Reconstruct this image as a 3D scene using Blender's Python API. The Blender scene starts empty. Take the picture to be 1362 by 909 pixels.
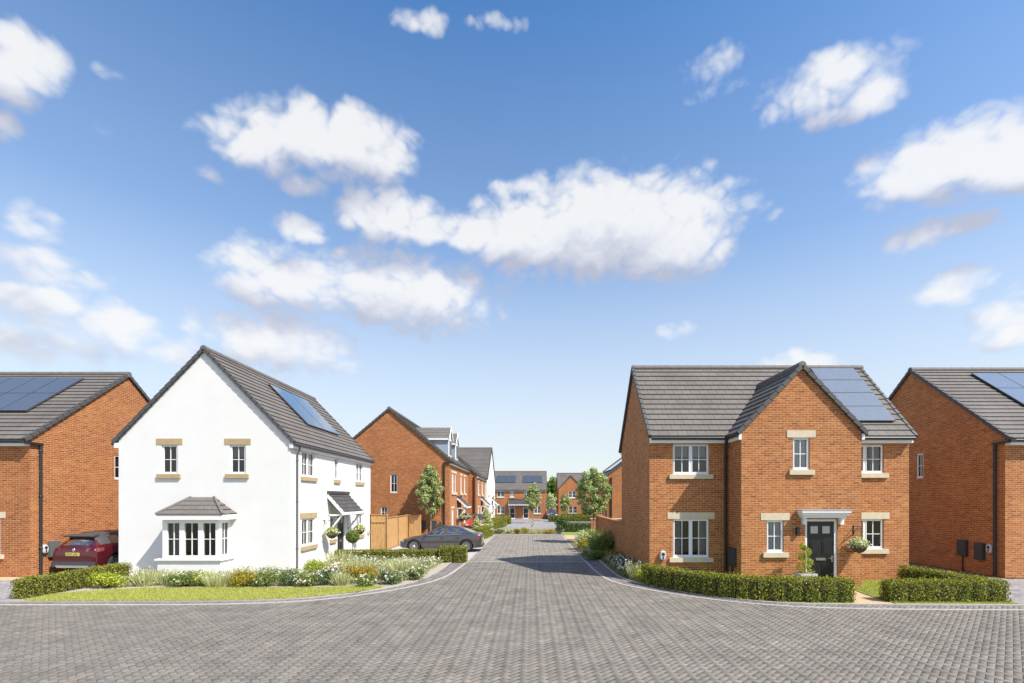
import bpy, bmesh, math, random
import numpy as np
from mathutils import Vector, Matrix

random.seed(7)
RNG = np.random.default_rng(7)
SC = bpy.context.scene
COL = SC.collection
R = math.radians
V = Vector
ZUP = V((0, 0, 1))

# ------------------------------------------------------------------ object helpers
ORG = {}                      # object name -> world origin the children are measured from


def tag(o, label=None, cat=None, group=None, kind=None):
    if label:
        o['label'] = label
    if cat:
        o['category'] = cat
    if group:
        o['group'] = group
    if kind:
        o['kind'] = kind
    return o


def thing(name, label, cat, loc=(0, 0, 0), group=None):
    o = bpy.data.objects.new(name, None)
    o.empty_display_size = 0.3
    COL.objects.link(o)
    o.location = loc
    ORG[o.name] = V(loc)
    return tag(o, label, cat, group)


def link_mesh(name, me, mat, parent=None, org=None):
    o = bpy.data.objects.new(name, me)
    COL.objects.link(o)
    if mat:
        if isinstance(mat, (list, tuple)):
            for m in mat:
                me.materials.append(m)
        else:
            me.materials.append(mat)
    if parent:
        o.parent = parent
        ORG[o.name] = ORG[parent.name]
    elif org is not None:
        o.location = org
        ORG[o.name] = V(org)
    else:
        ORG[o.name] = V((0, 0, 0))
    return o


class MB:
    """collects polygons; build() links them as one mesh object with metre UVs"""

    def __init__(self):
        self.v = []
        self.f = []
        self.uv = {}
        self.sm = []

    def poly(self, pts, uv=None, smooth=False):
        b = len(self.v)
        self.v += [tuple(p) for p in pts]
        if uv:
            self.uv[len(self.f)] = uv
        self.f.append(tuple(range(b, b + len(pts))))
        self.sm.append(smooth)

    def raw(self, verts, faces, smooth=False):
        b = len(self.v)
        self.v += [tuple(p) for p in verts]
        for f in faces:
            self.f.append(tuple(b + i for i in f))
            self.sm.append(smooth)

    def hexa(self, c):
        """c: 8 corners, bottom ring 0-3 then top ring 4-7"""
        self.raw(c, [(0, 3, 2, 1), (4, 5, 6, 7), (0, 1, 5, 4), (1, 2, 6, 5), (2, 3, 7, 6), (3, 0, 4, 7)])

    def box(self, x0, x1, y0, y1, z0, z1):
        self.hexa([(x0, y0, z0), (x1, y0, z0), (x1, y1, z0), (x0, y1, z0),
                   (x0, y0, z1), (x1, y0, z1), (x1, y1, z1), (x0, y1, z1)])

    def bar(self, p, q, w, h, up=ZUP):
        p, q = V(p), V(q)
        d = (q - p).normalized()
        s = d.cross(up).normalized()
        u = s.cross(d)
        a, b = s * w / 2, u * h / 2
        self.hexa([p - a - b, p + a - b, q + a - b, q - a - b, p - a + b, p + a + b, q + a + b, q - a + b])

    def tube(self, pts, rad, n=8, cap=True):
        pts = [V(p) for p in pts]
        rads = rad if isinstance(rad, (list, tuple)) else [rad] * len(pts)
        vs, fs = [], []
        for i, p in enumerate(pts):
            d = (pts[min(i + 1, len(pts) - 1)] - pts[max(i - 1, 0)]).normalized()
            ref = V((0, 1, 0)) if abs(d.z) > .9 else ZUP
            s = d.cross(ref).normalized()
            u = s.cross(d)
            for k in range(n):
                a = 2 * math.pi * k / n
                vs.append(p + (s * math.cos(a) + u * math.sin(a)) * rads[i])
        for i in range(len(pts) - 1):
            for k in range(n):
                k2 = (k + 1) % n
                fs.append((i * n + k, i * n + k2, (i + 1) * n + k2, (i + 1) * n + k))
        self.raw(vs, fs, smooth=True)
        if cap:
            m = len(pts) - 1
            self.raw(vs[:n], [tuple(range(n))[::-1]])
            self.raw(vs[m * n:], [tuple(range(n))])

    def lathe(self, prof, c, n=16, axis='z', smooth=True):
        c = V(c)
        vs, fs = [], []
        for (r, h) in prof:
            for k in range(n):
                a = 2 * math.pi * k / n
                if axis == 'z':
                    vs.append(c + V((r * math.cos(a), r * math.sin(a), h)))
                elif axis == 'y':
                    vs.append(c + V((r * math.cos(a), h, r * math.sin(a))))
                else:
                    vs.append(c + V((h, r * math.cos(a), r * math.sin(a))))
        for i in range(len(prof) - 1):
            for k in range(n):
                k2 = (k + 1) % n
                fs.append((i * n + k, i * n + k2, (i + 1) * n + k2, (i + 1) * n + k))
        self.raw(vs, fs, smooth=smooth)

    def build(self, name, mat, parent=None, org=None):
        me = bpy.data.meshes.new(name)
        o0 = ORG[parent.name] if parent else (V(org) if org is not None else V((0, 0, 0)))
        va = np.array([tuple(v) for v in self.v], dtype=float).reshape(-1, 3)
        me.from_pydata((va - np.array(o0)).tolist(), [], self.f)
        uvl = me.uv_layers.new(name='uv')
        data = np.zeros(len(me.loops) * 2)
        li = 0
        for fi, f in enumerate(self.f):
            if fi in self.uv:
                for (a, b) in self.uv[fi]:
                    data[li] = a
                    data[li + 1] = b
                    li += 2
                continue
            p = va[list(f)]
            nn = np.zeros(3)
            for k in range(len(f)):
                a, b = p[k], p[(k + 1) % len(f)]
                nn += np.cross(a, b)
            ln = np.linalg.norm(nn)
            nn = nn / ln if ln > 1e-12 else np.array([0, 0, 1.0])
            if abs(nn[2]) > .999:
                u, w = np.array([1.0, 0, 0]), np.array([0, 1.0, 0])
            else:
                u = np.cross([0, 0, 1.0], nn)
                u /= np.linalg.norm(u)
                w = np.cross(nn, u)
            for q in p:
                data[li] = q @ u
                data[li + 1] = q @ w
                li += 2
        uvl.data.foreach_set('uv', data)
        me.polygons.foreach_set('use_smooth', self.sm)
        me.update()
        return link_mesh(name, me, mat, parent, org)


def quads_mesh(name, verts, mat, parent=None, org=None, k=4):
    """verts: (N,k,3) array -> mesh of N separate k-gons"""
    n = len(verts)
    o0 = ORG[parent.name] if parent else (V(org) if org is not None else V((0, 0, 0)))
    me = bpy.data.meshes.new(name)
    me.vertices.add(n * k)
    me.vertices.foreach_set('co', (verts.reshape(-1, 3) - np.array(o0)).ravel())
    me.loops.add(n * k)
    me.loops.foreach_set('vertex_index', np.arange(n * k))
    me.polygons.add(n)
    me.polygons.foreach_set('loop_start', np.arange(n) * k)
    me.update(calc_edges=True)
    me.validate()
    return link_mesh(name, me, mat, parent, org)


# ------------------------------------------------------------------ materials
def new_mat(name):
    m = bpy.data.materials.new(name)
    m.use_nodes = True
    nt = m.node_tree
    bs = nt.nodes['Principled BSDF']
    return m, nt, bs


def N(nt, typ, **kw):
    n = nt.nodes.new(typ)
    for k, v in kw.items():
        if k.startswith('i_'):
            n.inputs[k[2:].replace('_', ' ')].default_value = v
        else:
            setattr(n, k, v)
    return n


def ramp(nt, stops, interp='LINEAR'):
    n = nt.nodes.new('ShaderNodeValToRGB')
    cr = n.color_ramp
    cr.interpolation = interp
    while len(cr.elements) < len(stops):
        cr.elements.new(.5)
    for e, (p, c) in zip(cr.elements, stops):
        e.position = p
        e.color = (c[0], c[1], c[2], 1)
    return n


def mixc(nt, blend, fac, a, b):
    n = nt.nodes.new('ShaderNodeMix')
    n.data_type = 'RGBA'
    n.blend_type = blend
    for s, v in ((n.inputs[0], fac), (n.inputs[6], a), (n.inputs[7], b)):
        if hasattr(v, 'links'):
            nt.links.new(v, s)
        elif isinstance(v, (int, float)):
            s.default_value = v
        else:
            s.default_value = (v[0], v[1], v[2], 1)
    return n.outputs[2]


def plain(name, col, rough=.6, metal=0.0, spec=.5, var=0.0, vscale=3.0, bump=0.0, bscale=60.0, coat=0.0):
    m, nt, bs = new_mat(name)
    bs.inputs['Base Color'].default_value = (*col, 1)
    bs.inputs['Roughness'].default_value = rough
    bs.inputs['Metallic'].default_value = metal
    bs.inputs['Specular IOR Level'].default_value = spec
    bs.inputs['Coat Weight'].default_value = coat
    bs.inputs['Coat Roughness'].default_value = .03
    tc = N(nt, 'ShaderNodeTexCoord')
    if var:
        nz = N(nt, 'ShaderNodeTexNoise', i_Scale=vscale, i_Detail=6.0, i_Roughness=.65)
        nt.links.new(tc.outputs['Object'], nz.inputs['Vector'])
        rp = ramp(nt, [(.25, [c * (1 - var) for c in col]), (.75, [min(1, c * (1 + var)) for c in col])])
        nt.links.new(nz.outputs['Fac'], rp.inputs['Fac'])
        nt.links.new(rp.outputs['Color'], bs.inputs['Base Color'])
    if bump:
        n2 = N(nt, 'ShaderNodeTexNoise', i_Scale=bscale, i_Detail=4.0)
        nt.links.new(tc.outputs['Object'], n2.inputs['Vector'])
        bp = N(nt, 'ShaderNodeBump', i_Strength=bump, i_Distance=.01)
        nt.links.new(n2.outputs['Fac'], bp.inputs['Height'])
        nt.links.new(bp.outputs['Normal'], bs.inputs['Normal'])
    return m


def brick_mat(name, tones, mortar, bw=.225, rh=.075, ms=.007, bump=.5, rough=.85, nv=.21):
    m, nt, bs = new_mat(name)
    uv = N(nt, 'ShaderNodeUVMap')
    wob = N(nt, 'ShaderNodeTexNoise', i_Scale=9.0, i_Detail=2.0)
    nt.links.new(uv.outputs['UV'], wob.inputs['Vector'])
    off = N(nt, 'ShaderNodeVectorMath', operation='MULTIPLY_ADD')
    nt.links.new(wob.outputs['Color'], off.inputs[0])
    off.inputs[1].default_value = (.008, .008, 0)
    nt.links.new(uv.outputs['UV'], off.inputs[2])
    bt = N(nt, 'ShaderNodeTexBrick', i_Scale=1.0)
    bt.inputs['Color1'].default_value = (0, 0, 0, 1)
    bt.inputs['Color2'].default_value = (1, 1, 1, 1)
    bt.inputs['Mortar'].default_value = (.5, .5, .5, 1)
    bt.inputs['Mortar Size'].default_value = ms
    bt.inputs['Mortar Smooth'].default_value = .3
    bt.inputs['Brick Width'].default_value = bw
    bt.inputs['Row Height'].default_value = rh
    nt.links.new(off.outputs[0], bt.inputs['Vector'])
    rp = ramp(nt, tones)
    nt.links.new(bt.outputs['Color'], rp.inputs['Fac'])
    nz = N(nt, 'ShaderNodeTexNoise', i_Scale=22.0, i_Detail=5.0, i_Roughness=.7)
    nt.links.new(uv.outputs['UV'], nz.inputs['Vector'])
    r2 = ramp(nt, [(.25, (1 - nv, 1 - nv * 1.05, 1 - nv * 1.1)), (.75, (1 + nv * .9, 1 + nv * .9, 1 + nv * .85))])
    nt.links.new(nz.outputs['Fac'], r2.inputs['Fac'])
    c = mixc(nt, 'MULTIPLY', 1.0, rp.outputs['Color'], r2.outputs['Color'])
    big = N(nt, 'ShaderNodeTexNoise', i_Scale=.7, i_Detail=3.0)
    nt.links.new(uv.outputs['UV'], big.inputs['Vector'])
    r3 = ramp(nt, [(.3, (.88, .86, .85)), (.7, (1.12, 1.12, 1.12))])
    nt.links.new(big.outputs['Fac'], r3.inputs['Fac'])
    c = mixc(nt, 'MULTIPLY', 1.0, c, r3.outputs['Color'])
    mn = N(nt, 'ShaderNodeTexNoise', i_Scale=6.0, i_Detail=3.0)
    nt.links.new(uv.outputs['UV'], mn.inputs['Vector'])
    mr = ramp(nt, [(.35, [x * .62 for x in mortar]), (.68, mortar)])
    nt.links.new(mn.outputs['Fac'], mr.inputs['Fac'])
    c = mixc(nt, 'MIX', bt.outputs['Fac'], c, mr.outputs['Color'])
    nt.links.new(c, bs.inputs['Base Color'])
    bs.inputs['Roughness'].default_value = rough
    bs.inputs['Specular IOR Level'].default_value = .25
    inv = N(nt, 'ShaderNodeMath', operation='SUBTRACT')
    inv.inputs[0].default_value = 1
    nt.links.new(bt.outputs['Fac'], inv.inputs[1])
    ad = N(nt, 'ShaderNodeMath', operation='MULTIPLY_ADD')
    nt.links.new(nz.outputs['Fac'], ad.inputs[0])
    ad.inputs[1].default_value = .5
    nt.links.new(inv.outputs[0], ad.inputs[2])
    bp = N(nt, 'ShaderNodeBump', i_Strength=bump, i_Distance=.006)
    nt.links.new(ad.outputs[0], bp.inputs['Height'])
    nt.links.new(bp.outputs['Normal'], bs.inputs['Normal'])
    return m


def island_mat(name, stops, rough=.7, trans=0.0, spec=.3, bump=0.0, noise=0.0):
    """colour varies per separate piece (leaf, paving block, petal)"""
    m, nt, bs = new_mat(name)
    g = N(nt, 'ShaderNodeNewGeometry')
    rp = ramp(nt, stops)
    nt.links.new(g.outputs['Random Per Island'], rp.inputs['Fac'])
    c = rp.outputs['Color']
    if noise:
        tc = N(nt, 'ShaderNodeTexCoord')
        nz = N(nt, 'ShaderNodeTexNoise', i_Scale=noise, i_Detail=5.0, i_Roughness=.65)
        nt.links.new(tc.outputs['Object'], nz.inputs['Vector'])
        r2 = ramp(nt, [(.3, (.78, .78, .78)), (.7, (1.2, 1.2, 1.2))])
        nt.links.new(nz.outputs['Fac'], r2.inputs['Fac'])
        c = mixc(nt, 'MULTIPLY', 1.0, c, r2.outputs['Color'])
    if bump:
        tb = N(nt, 'ShaderNodeTexCoord')
        n3 = N(nt, 'ShaderNodeTexNoise', i_Scale=90.0, i_Detail=4.0)
        nt.links.new(tb.outputs['Object'], n3.inputs['Vector'])
        bp = N(nt, 'ShaderNodeBump', i_Strength=bump, i_Distance=.008)
        nt.links.new(n3.outputs['Fac'], bp.inputs['Height'])
        nt.links.new(bp.outputs['Normal'], bs.inputs['Normal'])
    nt.links.new(c, bs.inputs['Base Color'])
    bs.inputs['Roughness'].default_value = rough
    bs.inputs['Specular IOR Level'].default_value = spec
    if trans:
        tr = N(nt, 'ShaderNodeBsdfTranslucent')
        tcol = mixc(nt, 'MULTIPLY', 1.0, c, (1.25, 1.2, .6))
        nt.links.new(tcol, tr.inputs['Color'])
        mx = N(nt, 'ShaderNodeMixShader')
        mx.inputs[0].default_value = trans
        nt.links.new(bs.outputs[0], mx.inputs[1])
        nt.links.new(tr.outputs[0], mx.inputs[2])
        nt.links.new(mx.outputs[0], nt.nodes['Material Output'].inputs['Surface'])
    return m


def glass_mat(name, tint=(.75, .8, .82), refl=1.0, gcol=(1, .97, .94), base=.03):
    m, nt, bs = new_mat(name)
    nt.nodes.remove(bs)
    tr = N(nt, 'ShaderNodeBsdfTransparent')
    tr.inputs['Color'].default_value = (*tint, 1)
    gl = N(nt, 'ShaderNodeBsdfGlossy', i_Roughness=.015)
    gl.inputs['Color'].default_value = (*gcol, 1)
    fr = N(nt, 'ShaderNodeFresnel', i_IOR=1.5)
    mu = N(nt, 'ShaderNodeMath', operation='MULTIPLY_ADD')
    nt.links.new(fr.outputs[0], mu.inputs[0])
    mu.inputs[1].default_value = refl
    mu.inputs[2].default_value = base
    mx = N(nt, 'ShaderNodeMixShader')
    nt.links.new(mu.outputs[0], mx.inputs[0])
    nt.links.new(tr.outputs[0], mx.inputs[1])
    nt.links.new(gl.outputs[0], mx.inputs[2])
    nt.links.new(mx.outputs[0], nt.nodes['Material Output'].inputs['Surface'])
    return m


def mottled(name, stops, scale, rough=.9, bump=.3, detail=8.0):
    m, nt, bs = new_mat(name)
    tc = N(nt, 'ShaderNodeTexCoord')
    nz = N(nt, 'ShaderNodeTexNoise', i_Scale=scale, i_Detail=detail, i_Roughness=.75)
    nt.links.new(tc.outputs['Object'], nz.inputs['Vector'])
    rp = ramp(nt, stops)
    nt.links.new(nz.outputs['Fac'], rp.inputs['Fac'])
    nt.links.new(rp.outputs['Color'], bs.inputs['Base Color'])
    bs.inputs['Roughness'].default_value = rough
    bs.inputs['Specular IOR Level'].default_value = .2
    bp = N(nt, 'ShaderNodeBump', i_Strength=bump, i_Distance=.03)
    nt.links.new(nz.outputs['Fac'], bp.inputs['Height'])
    nt.links.new(bp.outputs['Normal'], bs.inputs['Normal'])
    return m


ORANGE = [(0.0, (0.2425, 0.08, 0.0306)), (0.08, (0.325, 0.1079, 0.0351)), (0.45, (0.3686, 0.1293, 0.0387)), (0.8, (0.4025, 0.1525, 0.0477)), (1.0, (0.4462, 0.1953, 0.072))]
REDDER = [(0.0, (.28, .090, .034)), (.3, (.345, .116, .036)), (.7, (.385, .138, .043)), (1.0, (.43, .18, .065))]
M = {}
M['brick'] = brick_mat('orange_brick', ORANGE, (.64, .41, .23), ms=.0085)
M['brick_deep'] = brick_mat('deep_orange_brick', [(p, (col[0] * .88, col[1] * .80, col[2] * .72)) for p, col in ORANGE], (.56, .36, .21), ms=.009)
M['brick_red'] = brick_mat('red_brick', REDDER, (.62, .40, .24))
M['white_render'] = plain('white_render', (.725, .725, .715), .9, spec=.2, var=.035, vscale=1.1, bump=.5, bscale=45)
TILE = [(0.0, (0.138, 0.1265, 0.117)), (0.5, (0.1454, 0.1338, 0.1233)), (1.0, (0.1546, 0.1411, 0.1305))]
M['tile'] = brick_mat('grey_roof_tile', TILE, (.05, .047, .045), bw=.33, rh=.30, ms=.007, bump=.35, rough=.7, nv=.1)
TILE2 = [(0.0, (.062, .06, .06)), (.5, (.072, .07, .07)), (1.0, (.085, .082, .08))]
M['tile_dark'] = brick_mat('slate_grey_tile', TILE2, (.04, .04, .042), bw=.33, rh=.30, ms=.007, bump=.35, rough=.7, nv=.1)
M['verge'] = plain('dark_verge', (.075, .073, .075), .65, var=.2, vscale=5)
M['ridge'] = plain('ridge_tile', (.135, .122, .118), .75, var=.2, vscale=4)
M['upvc'] = plain('white_upvc', (.80, .81, .82), .35, var=.02)
M['fascia'] = plain('white_fascia', (.80, .80, .80), .4, var=.02)
M['stone'] = plain('buff_stone', (.41, .31, .175), .85, var=.14, vscale=6, bump=.3)
M['stone_pale'] = plain('pale_buff_stone', (.58, .51, .37), .85, var=.12, vscale=6, bump=.3)
M['black'] = plain('black_plastic', (.022, .023, .025), .4)
M['dgrey'] = plain('dark_grey_plastic', (.055, .057, .062), .45)
M['mgrey'] = plain('mid_grey_plastic', (.12, .125, .13), .5)
M['box_grey'] = plain('meter_box_grey', (.045, .05, .056), .5)
M['glass'] = glass_mat('window_glass', (.72, .76, .78), 1.1)
M['curtain'] = plain('curtain_cloth', (.36, .35, .335), .9, var=.1, vscale=8)
M['net'] = plain('net_curtain', (.72, .71, .70), .9, var=.12, vscale=9)
M['charger_grey'] = plain('charger_case', (.50, .50, .51), .45)
M['blind'] = plain('roller_blind', (.36, .33, .31), .9)
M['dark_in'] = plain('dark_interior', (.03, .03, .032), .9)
M['door_black'] = plain('black_door', (.016, .016, .018), .3)
M['chrome'] = plain('brushed_chrome', (.75, .75, .76), .2, metal=1)
M['timber'] = None
M['soil'] = mottled('garden_soil', [(.3, (.12, .095, .06)), (.7, (.27, .23, .15))], 9)
M['gravel'] = mottled('pale_gravel', [(.3, (.24, .21, .15)), (.7, (.50, .45, .36))], 30)
M['tan'] = mottled('sandy_path', [(.3, (.42, .30, .18)), (.7, (.55, .41, .26))], 14)
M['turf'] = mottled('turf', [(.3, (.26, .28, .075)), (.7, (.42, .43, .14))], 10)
M['turf_green'] = mottled('green_turf', [(.3, (.13, .19, .04)), (.7, (.26, .33, .09))], 10)  # darker, greener turf for the front lawns
M['far_ground'] = mottled('grass_and_soil', [(.3, (.12, .13, .05)), (.7, (.22, .2, .11))], .6)
M['kerb'] = plain('pale_concrete_edging', (.37, .345, .32), .85, var=.15, vscale=4, bump=.3)
M['slab'] = plain('pale_concrete_drive', (.42, .39, .37), .85, var=.12, vscale=2, bump=.2)
PAVE = [(0.0, (0.1536, 0.1387, 0.1203)), (0.2, (0.1709, 0.1558, 0.1363)), (0.6, (0.1824, 0.1662, 0.1457)), (0.88, (0.1949, 0.1777, 0.156)), (0.95, (0.2064, 0.1729, 0.1457)), (1.0, (0.2227, 0.2033, 0.1786))]
M['paver'] = island_mat('grey_block_paver', PAVE, .85, bump=.4, noise=1.3)
M['paver_strip'] = island_mat('purple_grey_paver', [(0, (.17, .148, .144)), (.5, (.198, .174, .168)), (1, (.23, .205, .197))], .85, bump=.4, noise=1.3)
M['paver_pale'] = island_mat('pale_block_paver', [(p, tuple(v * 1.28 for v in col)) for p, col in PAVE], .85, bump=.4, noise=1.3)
M['joint'] = plain('sand_joint', (.12, .11, .096), .95)
M['court'] = brick_mat('grey_court_paving', [(0, (.20, .19, .195)), (.5, (.27, .26, .265)), (1, (.34, .325, .33))], (.16, .155, .155), bw=.2, rh=.1, ms=.004, bump=.1)
M['drive'] = brick_mat('grey_drive_paving', [(0, (.21, .20, .205)), (.5, (.28, .27, .275)), (1, (.35, .335, .34))], (.14, .135, .135), bw=.2, rh=.1, ms=.005, bump=.2)


def solar_mat(name, col):
    m, nt, bs = new_mat(name)
    uv = N(nt, 'ShaderNodeUVMap')
    bt = N(nt, 'ShaderNodeTexBrick', i_Scale=1.0, offset=0.0)
    bt.inputs['Color1'].default_value = (*col, 1)
    bt.inputs['Color2'].default_value = (*[c * 1.08 for c in col], 1)
    bt.inputs['Mortar'].default_value = (*[c * 1.35 for c in col], 1)
    bt.inputs['Mortar Size'].default_value = .004
    bt.inputs['Brick Width'].default_value = .165
    bt.inputs['Row Height'].default_value = .165
    nt.links.new(uv.outputs['UV'], bt.inputs['Vector'])
    nt.links.new(bt.outputs['Color'], bs.inputs['Base Color'])
    bs.inputs['Roughness'].default_value = .12
    bs.inputs['Specular IOR Level'].default_value = .9
    bs.inputs['Coat Weight'].default_value = .7
    bs.inputs['Coat Roughness'].default_value = .03
    return m


M['solar'] = solar_mat('solar_cells', (.06, .066, .085))
M['solar_mid'] = solar_mat('grey_sky_sheen_cells', (.075, .080, .095))  # base greyed to imitate the sky mirrored in the panels
M['solar_pale'] = solar_mat('pale_sky_sheen_cells', (.15, .17, .20))  # paleness of the mirrored sky put into the base colour
M['solar_blue'] = solar_mat('blue_solar_cells', (.018, .075, .15))


def timber_mat():
    m, nt, bs = new_mat('fence_timber')
    uv = N(nt, 'ShaderNodeUVMap')
    mp = N(nt, 'ShaderNodeMapping')
    mp.inputs['Scale'].default_value = (9, .8, 1)
    nt.links.new(uv.outputs['UV'], mp.inputs['Vector'])
    nz = N(nt, 'ShaderNodeTexNoise', i_Scale=3.0, i_Detail=6.0)
    nt.links.new(mp.outputs[0], nz.inputs['Vector'])
    rp = ramp(nt, [(.3, (.36, .20, .075)), (.7, (.60, .36, .15))])
    nt.links.new(nz.outputs['Fac'], rp.inputs['Fac'])
    nt.links.new(rp.outputs['Color'], bs.inputs['Base Color'])
    bs.inputs['Roughness'].default_value = .75
    return m


M['timber'] = timber_mat()


def leafm(name, dark, mid, light, tr=.3):
    return island_mat(name, [(0, dark), (.5, mid), (1, light)], .5, trans=tr, spec=.12)


M['hedge'] = leafm('box_hedge_leaf', (0.074, 0.101, 0.015), (0.211, 0.238, 0.035), (0.446, 0.439, 0.085))
M['hedge2'] = leafm('olive_hedge_leaf', (0.078, 0.095, 0.014), (0.218, 0.233, 0.035), (0.42, 0.423, 0.082))
M['leaf_tree'] = leafm('pale_tree_leaf', (.12, .165, .05), (.33, .41, .16), (.64, .69, .40))
M['leaf_dark'] = leafm('dark_shrub_leaf', (0.034, 0.07, 0.027), (0.085, 0.149, 0.051), (0.209, 0.28, 0.102))
M['leaf_lime'] = leafm('lime_leaf', (0.12, 0.168, 0.014), (0.33, 0.392, 0.042), (0.63, 0.644, 0.126))
M['leaf_gold'] = leafm('golden_leaf', (.15, .13, .015), (.34, .29, .035), (.54, .46, .08))
M['leaf_rust'] = leafm('rusty_leaf', (.15, .12, .02), (.34, .26, .04), (.50, .38, .08))
M['leaf_mid'] = leafm('mid_green_leaf', (0.054, 0.096, 0.024), (0.162, 0.224, 0.056), (0.36, 0.416, 0.128))
M['leaf_grey'] = leafm('sage_leaf', (0.165, 0.195, 0.098), (0.33, 0.375, 0.196), (0.54, 0.57, 0.336))
M['leaf_straw'] = leafm('straw_leaf', (.20, .18, .10), (.38, .35, .21), (.58, .54, .38))
M['leaf_vari'] = leafm('variegated_leaf', (0.161, 0.233, 0.075), (0.515, 0.59, 0.269), (0.85, 0.85, 0.628))
M['leaf_far'] = leafm('far_tree_leaf', (0.051, 0.096, 0.013), (0.136, 0.224, 0.032), (0.306, 0.4, 0.08))
M['blade'] = leafm('grass_blade', (.20, .225, .04), (.42, .44, .11), (.62, .62, .22), .35)
M['blade_pale'] = leafm('feather_grass_blade', (0.252, 0.28, 0.135), (0.476, 0.504, 0.27), (0.77, 0.756, 0.486), .35)
M['twig'] = plain('twig_core', (.045, .045, .015), .95, var=.3)
M['bark'] = plain('bark', (.25, .20, .15), .9, var=.3, vscale=9, bump=.5)
M['white_fl'] = island_mat('white_petal', [(0, (.55, .53, .44)), (1, (.78, .76, .69))], .6, trans=.2)
M['pink_fl'] = island_mat('pale_pink_petal', [(0, (.70, .50, .47)), (.5, (.80, .66, .60)), (1, (.84, .80, .75))], .6, trans=.2)
M['lav_fl'] = island_mat('lavender_petal', [(0, (.52, .50, .55)), (1, (.78, .76, .78))], .6, trans=.2)
M['pot'] = plain('pale_grey_pot', (.50, .49, .47), .8, var=.1, vscale=8)
M['dpot'] = plain('dark_pot', (.03, .03, .032), .55)
M['basket'] = plain('wicker_basket', (.07, .06, .04), .9, var=.4, vscale=25)
M['tyre'] = plain('tyre_rubber', (.018, .018, .018), .85)
M['rim'] = plain('alloy_rim', (.62, .62, .63), .28, metal=.9)
M['paint_grey'] = plain('grey_car_paint', (.10, .093, .09), .3, metal=.6, coat=1)
M['paint_red'] = plain('deep_red_car_paint', (.10, .005, .012), .25, metal=.5, coat=1)
M['paint_pink'] = plain('bright_red_car_paint', (.42, .03, .04), .3, metal=.2, coat=1)
M['paint_navy'] = plain('navy_car_paint', (.03, .04, .07), .3, metal=.4, coat=1)
M['car_glass'] = glass_mat('car_glass', (.5, .55, .57), 3.2, (1, .86, .73), .30)
M['tail'] = plain('tail_lamp', (.20, .035, .04), .15, coat=1)
M['lamp'] = plain('headlamp', (.7, .72, .75), .1, coat=1)
M['plate'] = plain('yellow_plate', (.55, .44, .11), .5)
M['silver'] = plain('silver_trim', (.55, .55, .55), .35, metal=.8)
M['lead'] = plain('grey_cheek_cladding', (.30, .34, .40), .6, var=.06)
M['slot'] = plain('box_lid', (.09, .10, .105), .55)
SKY_AIR, SKY_DUST, SKY_OZONE = 1.0, .5, 1.6
SKY_SAT, SKY_HUE = 1.25, .5
SKY_STR, SUN_E, EXPOSURE = .145, 4.7, .64
HAZE = (.515, .54, .555)
CLOUD_GAIN = 4.3
CLOUDS = [(0.146, 0.507, 0.344, 0.106, 1), (-0.009, 0.496, 0.176, 0.073, 1), (0.28, 0.471, 0.162, 0.075, 1), (-0.103, 0.505, 0.139, 0.043, 0.9), (-0.276, 0.512, 0.135, 0.055, 0.9), (0.146, 0.541, 0.172, 0.058, 1), (-0.394, 0.598, 0.2, 0.062, 0.9), (-0.519, 0.562, 0.106, 0.041, 0.8), (-0.44, 0.533, 0.054, 0.02, 0.6), (-0.587, 0.512, 0.036, 0.018, 0.5), (-0.325, 0.622, 0.116, 0.044, 0.9), (-0.452, 0.386, 0.18, 0.072, 0.8), (-0.254, 0.393, 0.231, 0.089, 0.85), (-0.224, 0.34, 0.1, 0.041, 0.6), (-0.449, 0.468, 0.061, 0.027, 0.7), (-0.477, 0.282, 0.163, 0.069, 0.8), (-0.37, 0.256, 0.041, 0.025, 0.6), (-0.809, 0.562, 0.058, 0.044, 0.95), (-0.852, 0.537, 0.071, 0.048, 1), (-0.834, 0.485, 0.025, 0.032, 0.6), (-0.804, 0.383, 0.041, 0.036, 0.5), (-0.798, 0.325, 0.086, 0.032, 0.65), (-0.774, 0.274, 0.156, 0.04, 0.6), (-0.813, 0.224, 0.155, 0.046, 0.55), (-0.679, 0.241, 0.128, 0.038, 0.45), (0.552, 0.633, 0.144, 0.044, 0.7), (0.622, 0.6, 0.059, 0.031, 0.7), (0.557, 0.594, 0.071, 0.019, 0.45), (0.364, 0.685, 0.086, 0.032, 0.35), (0.709, 0.489, 0.142, 0.064, 0.95), (0.785, 0.465, 0.094, 0.056, 1), (0.672, 0.402, 0.052, 0.028, 0.7), (0.74, 0.4, 0.049, 0.018, 0.5), (0.713, 0.319, 0.064, 0.032, 0.75), (0.785, 0.253, 0.053, 0.053, 0.7), (0.294, 0.322, 0.047, 0.024, 0.5), (-0.254, 0.766, 0.044, 0.016, 0.5), (-0.197, 0.769, 0.045, 0.017, 0.5), (-0.072, 0.779, 0.084, 0.013, 0.5), (0.505, 0.244, 0.081, 0.031, 0.7), (-0.715, 0.587, 0.024, 0.012, 0.35), (-0.728, 0.523, 0.021, 0.012, 0.4), (-0.059, 0.565, 0.042, 0.023, 0.5)]

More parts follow.
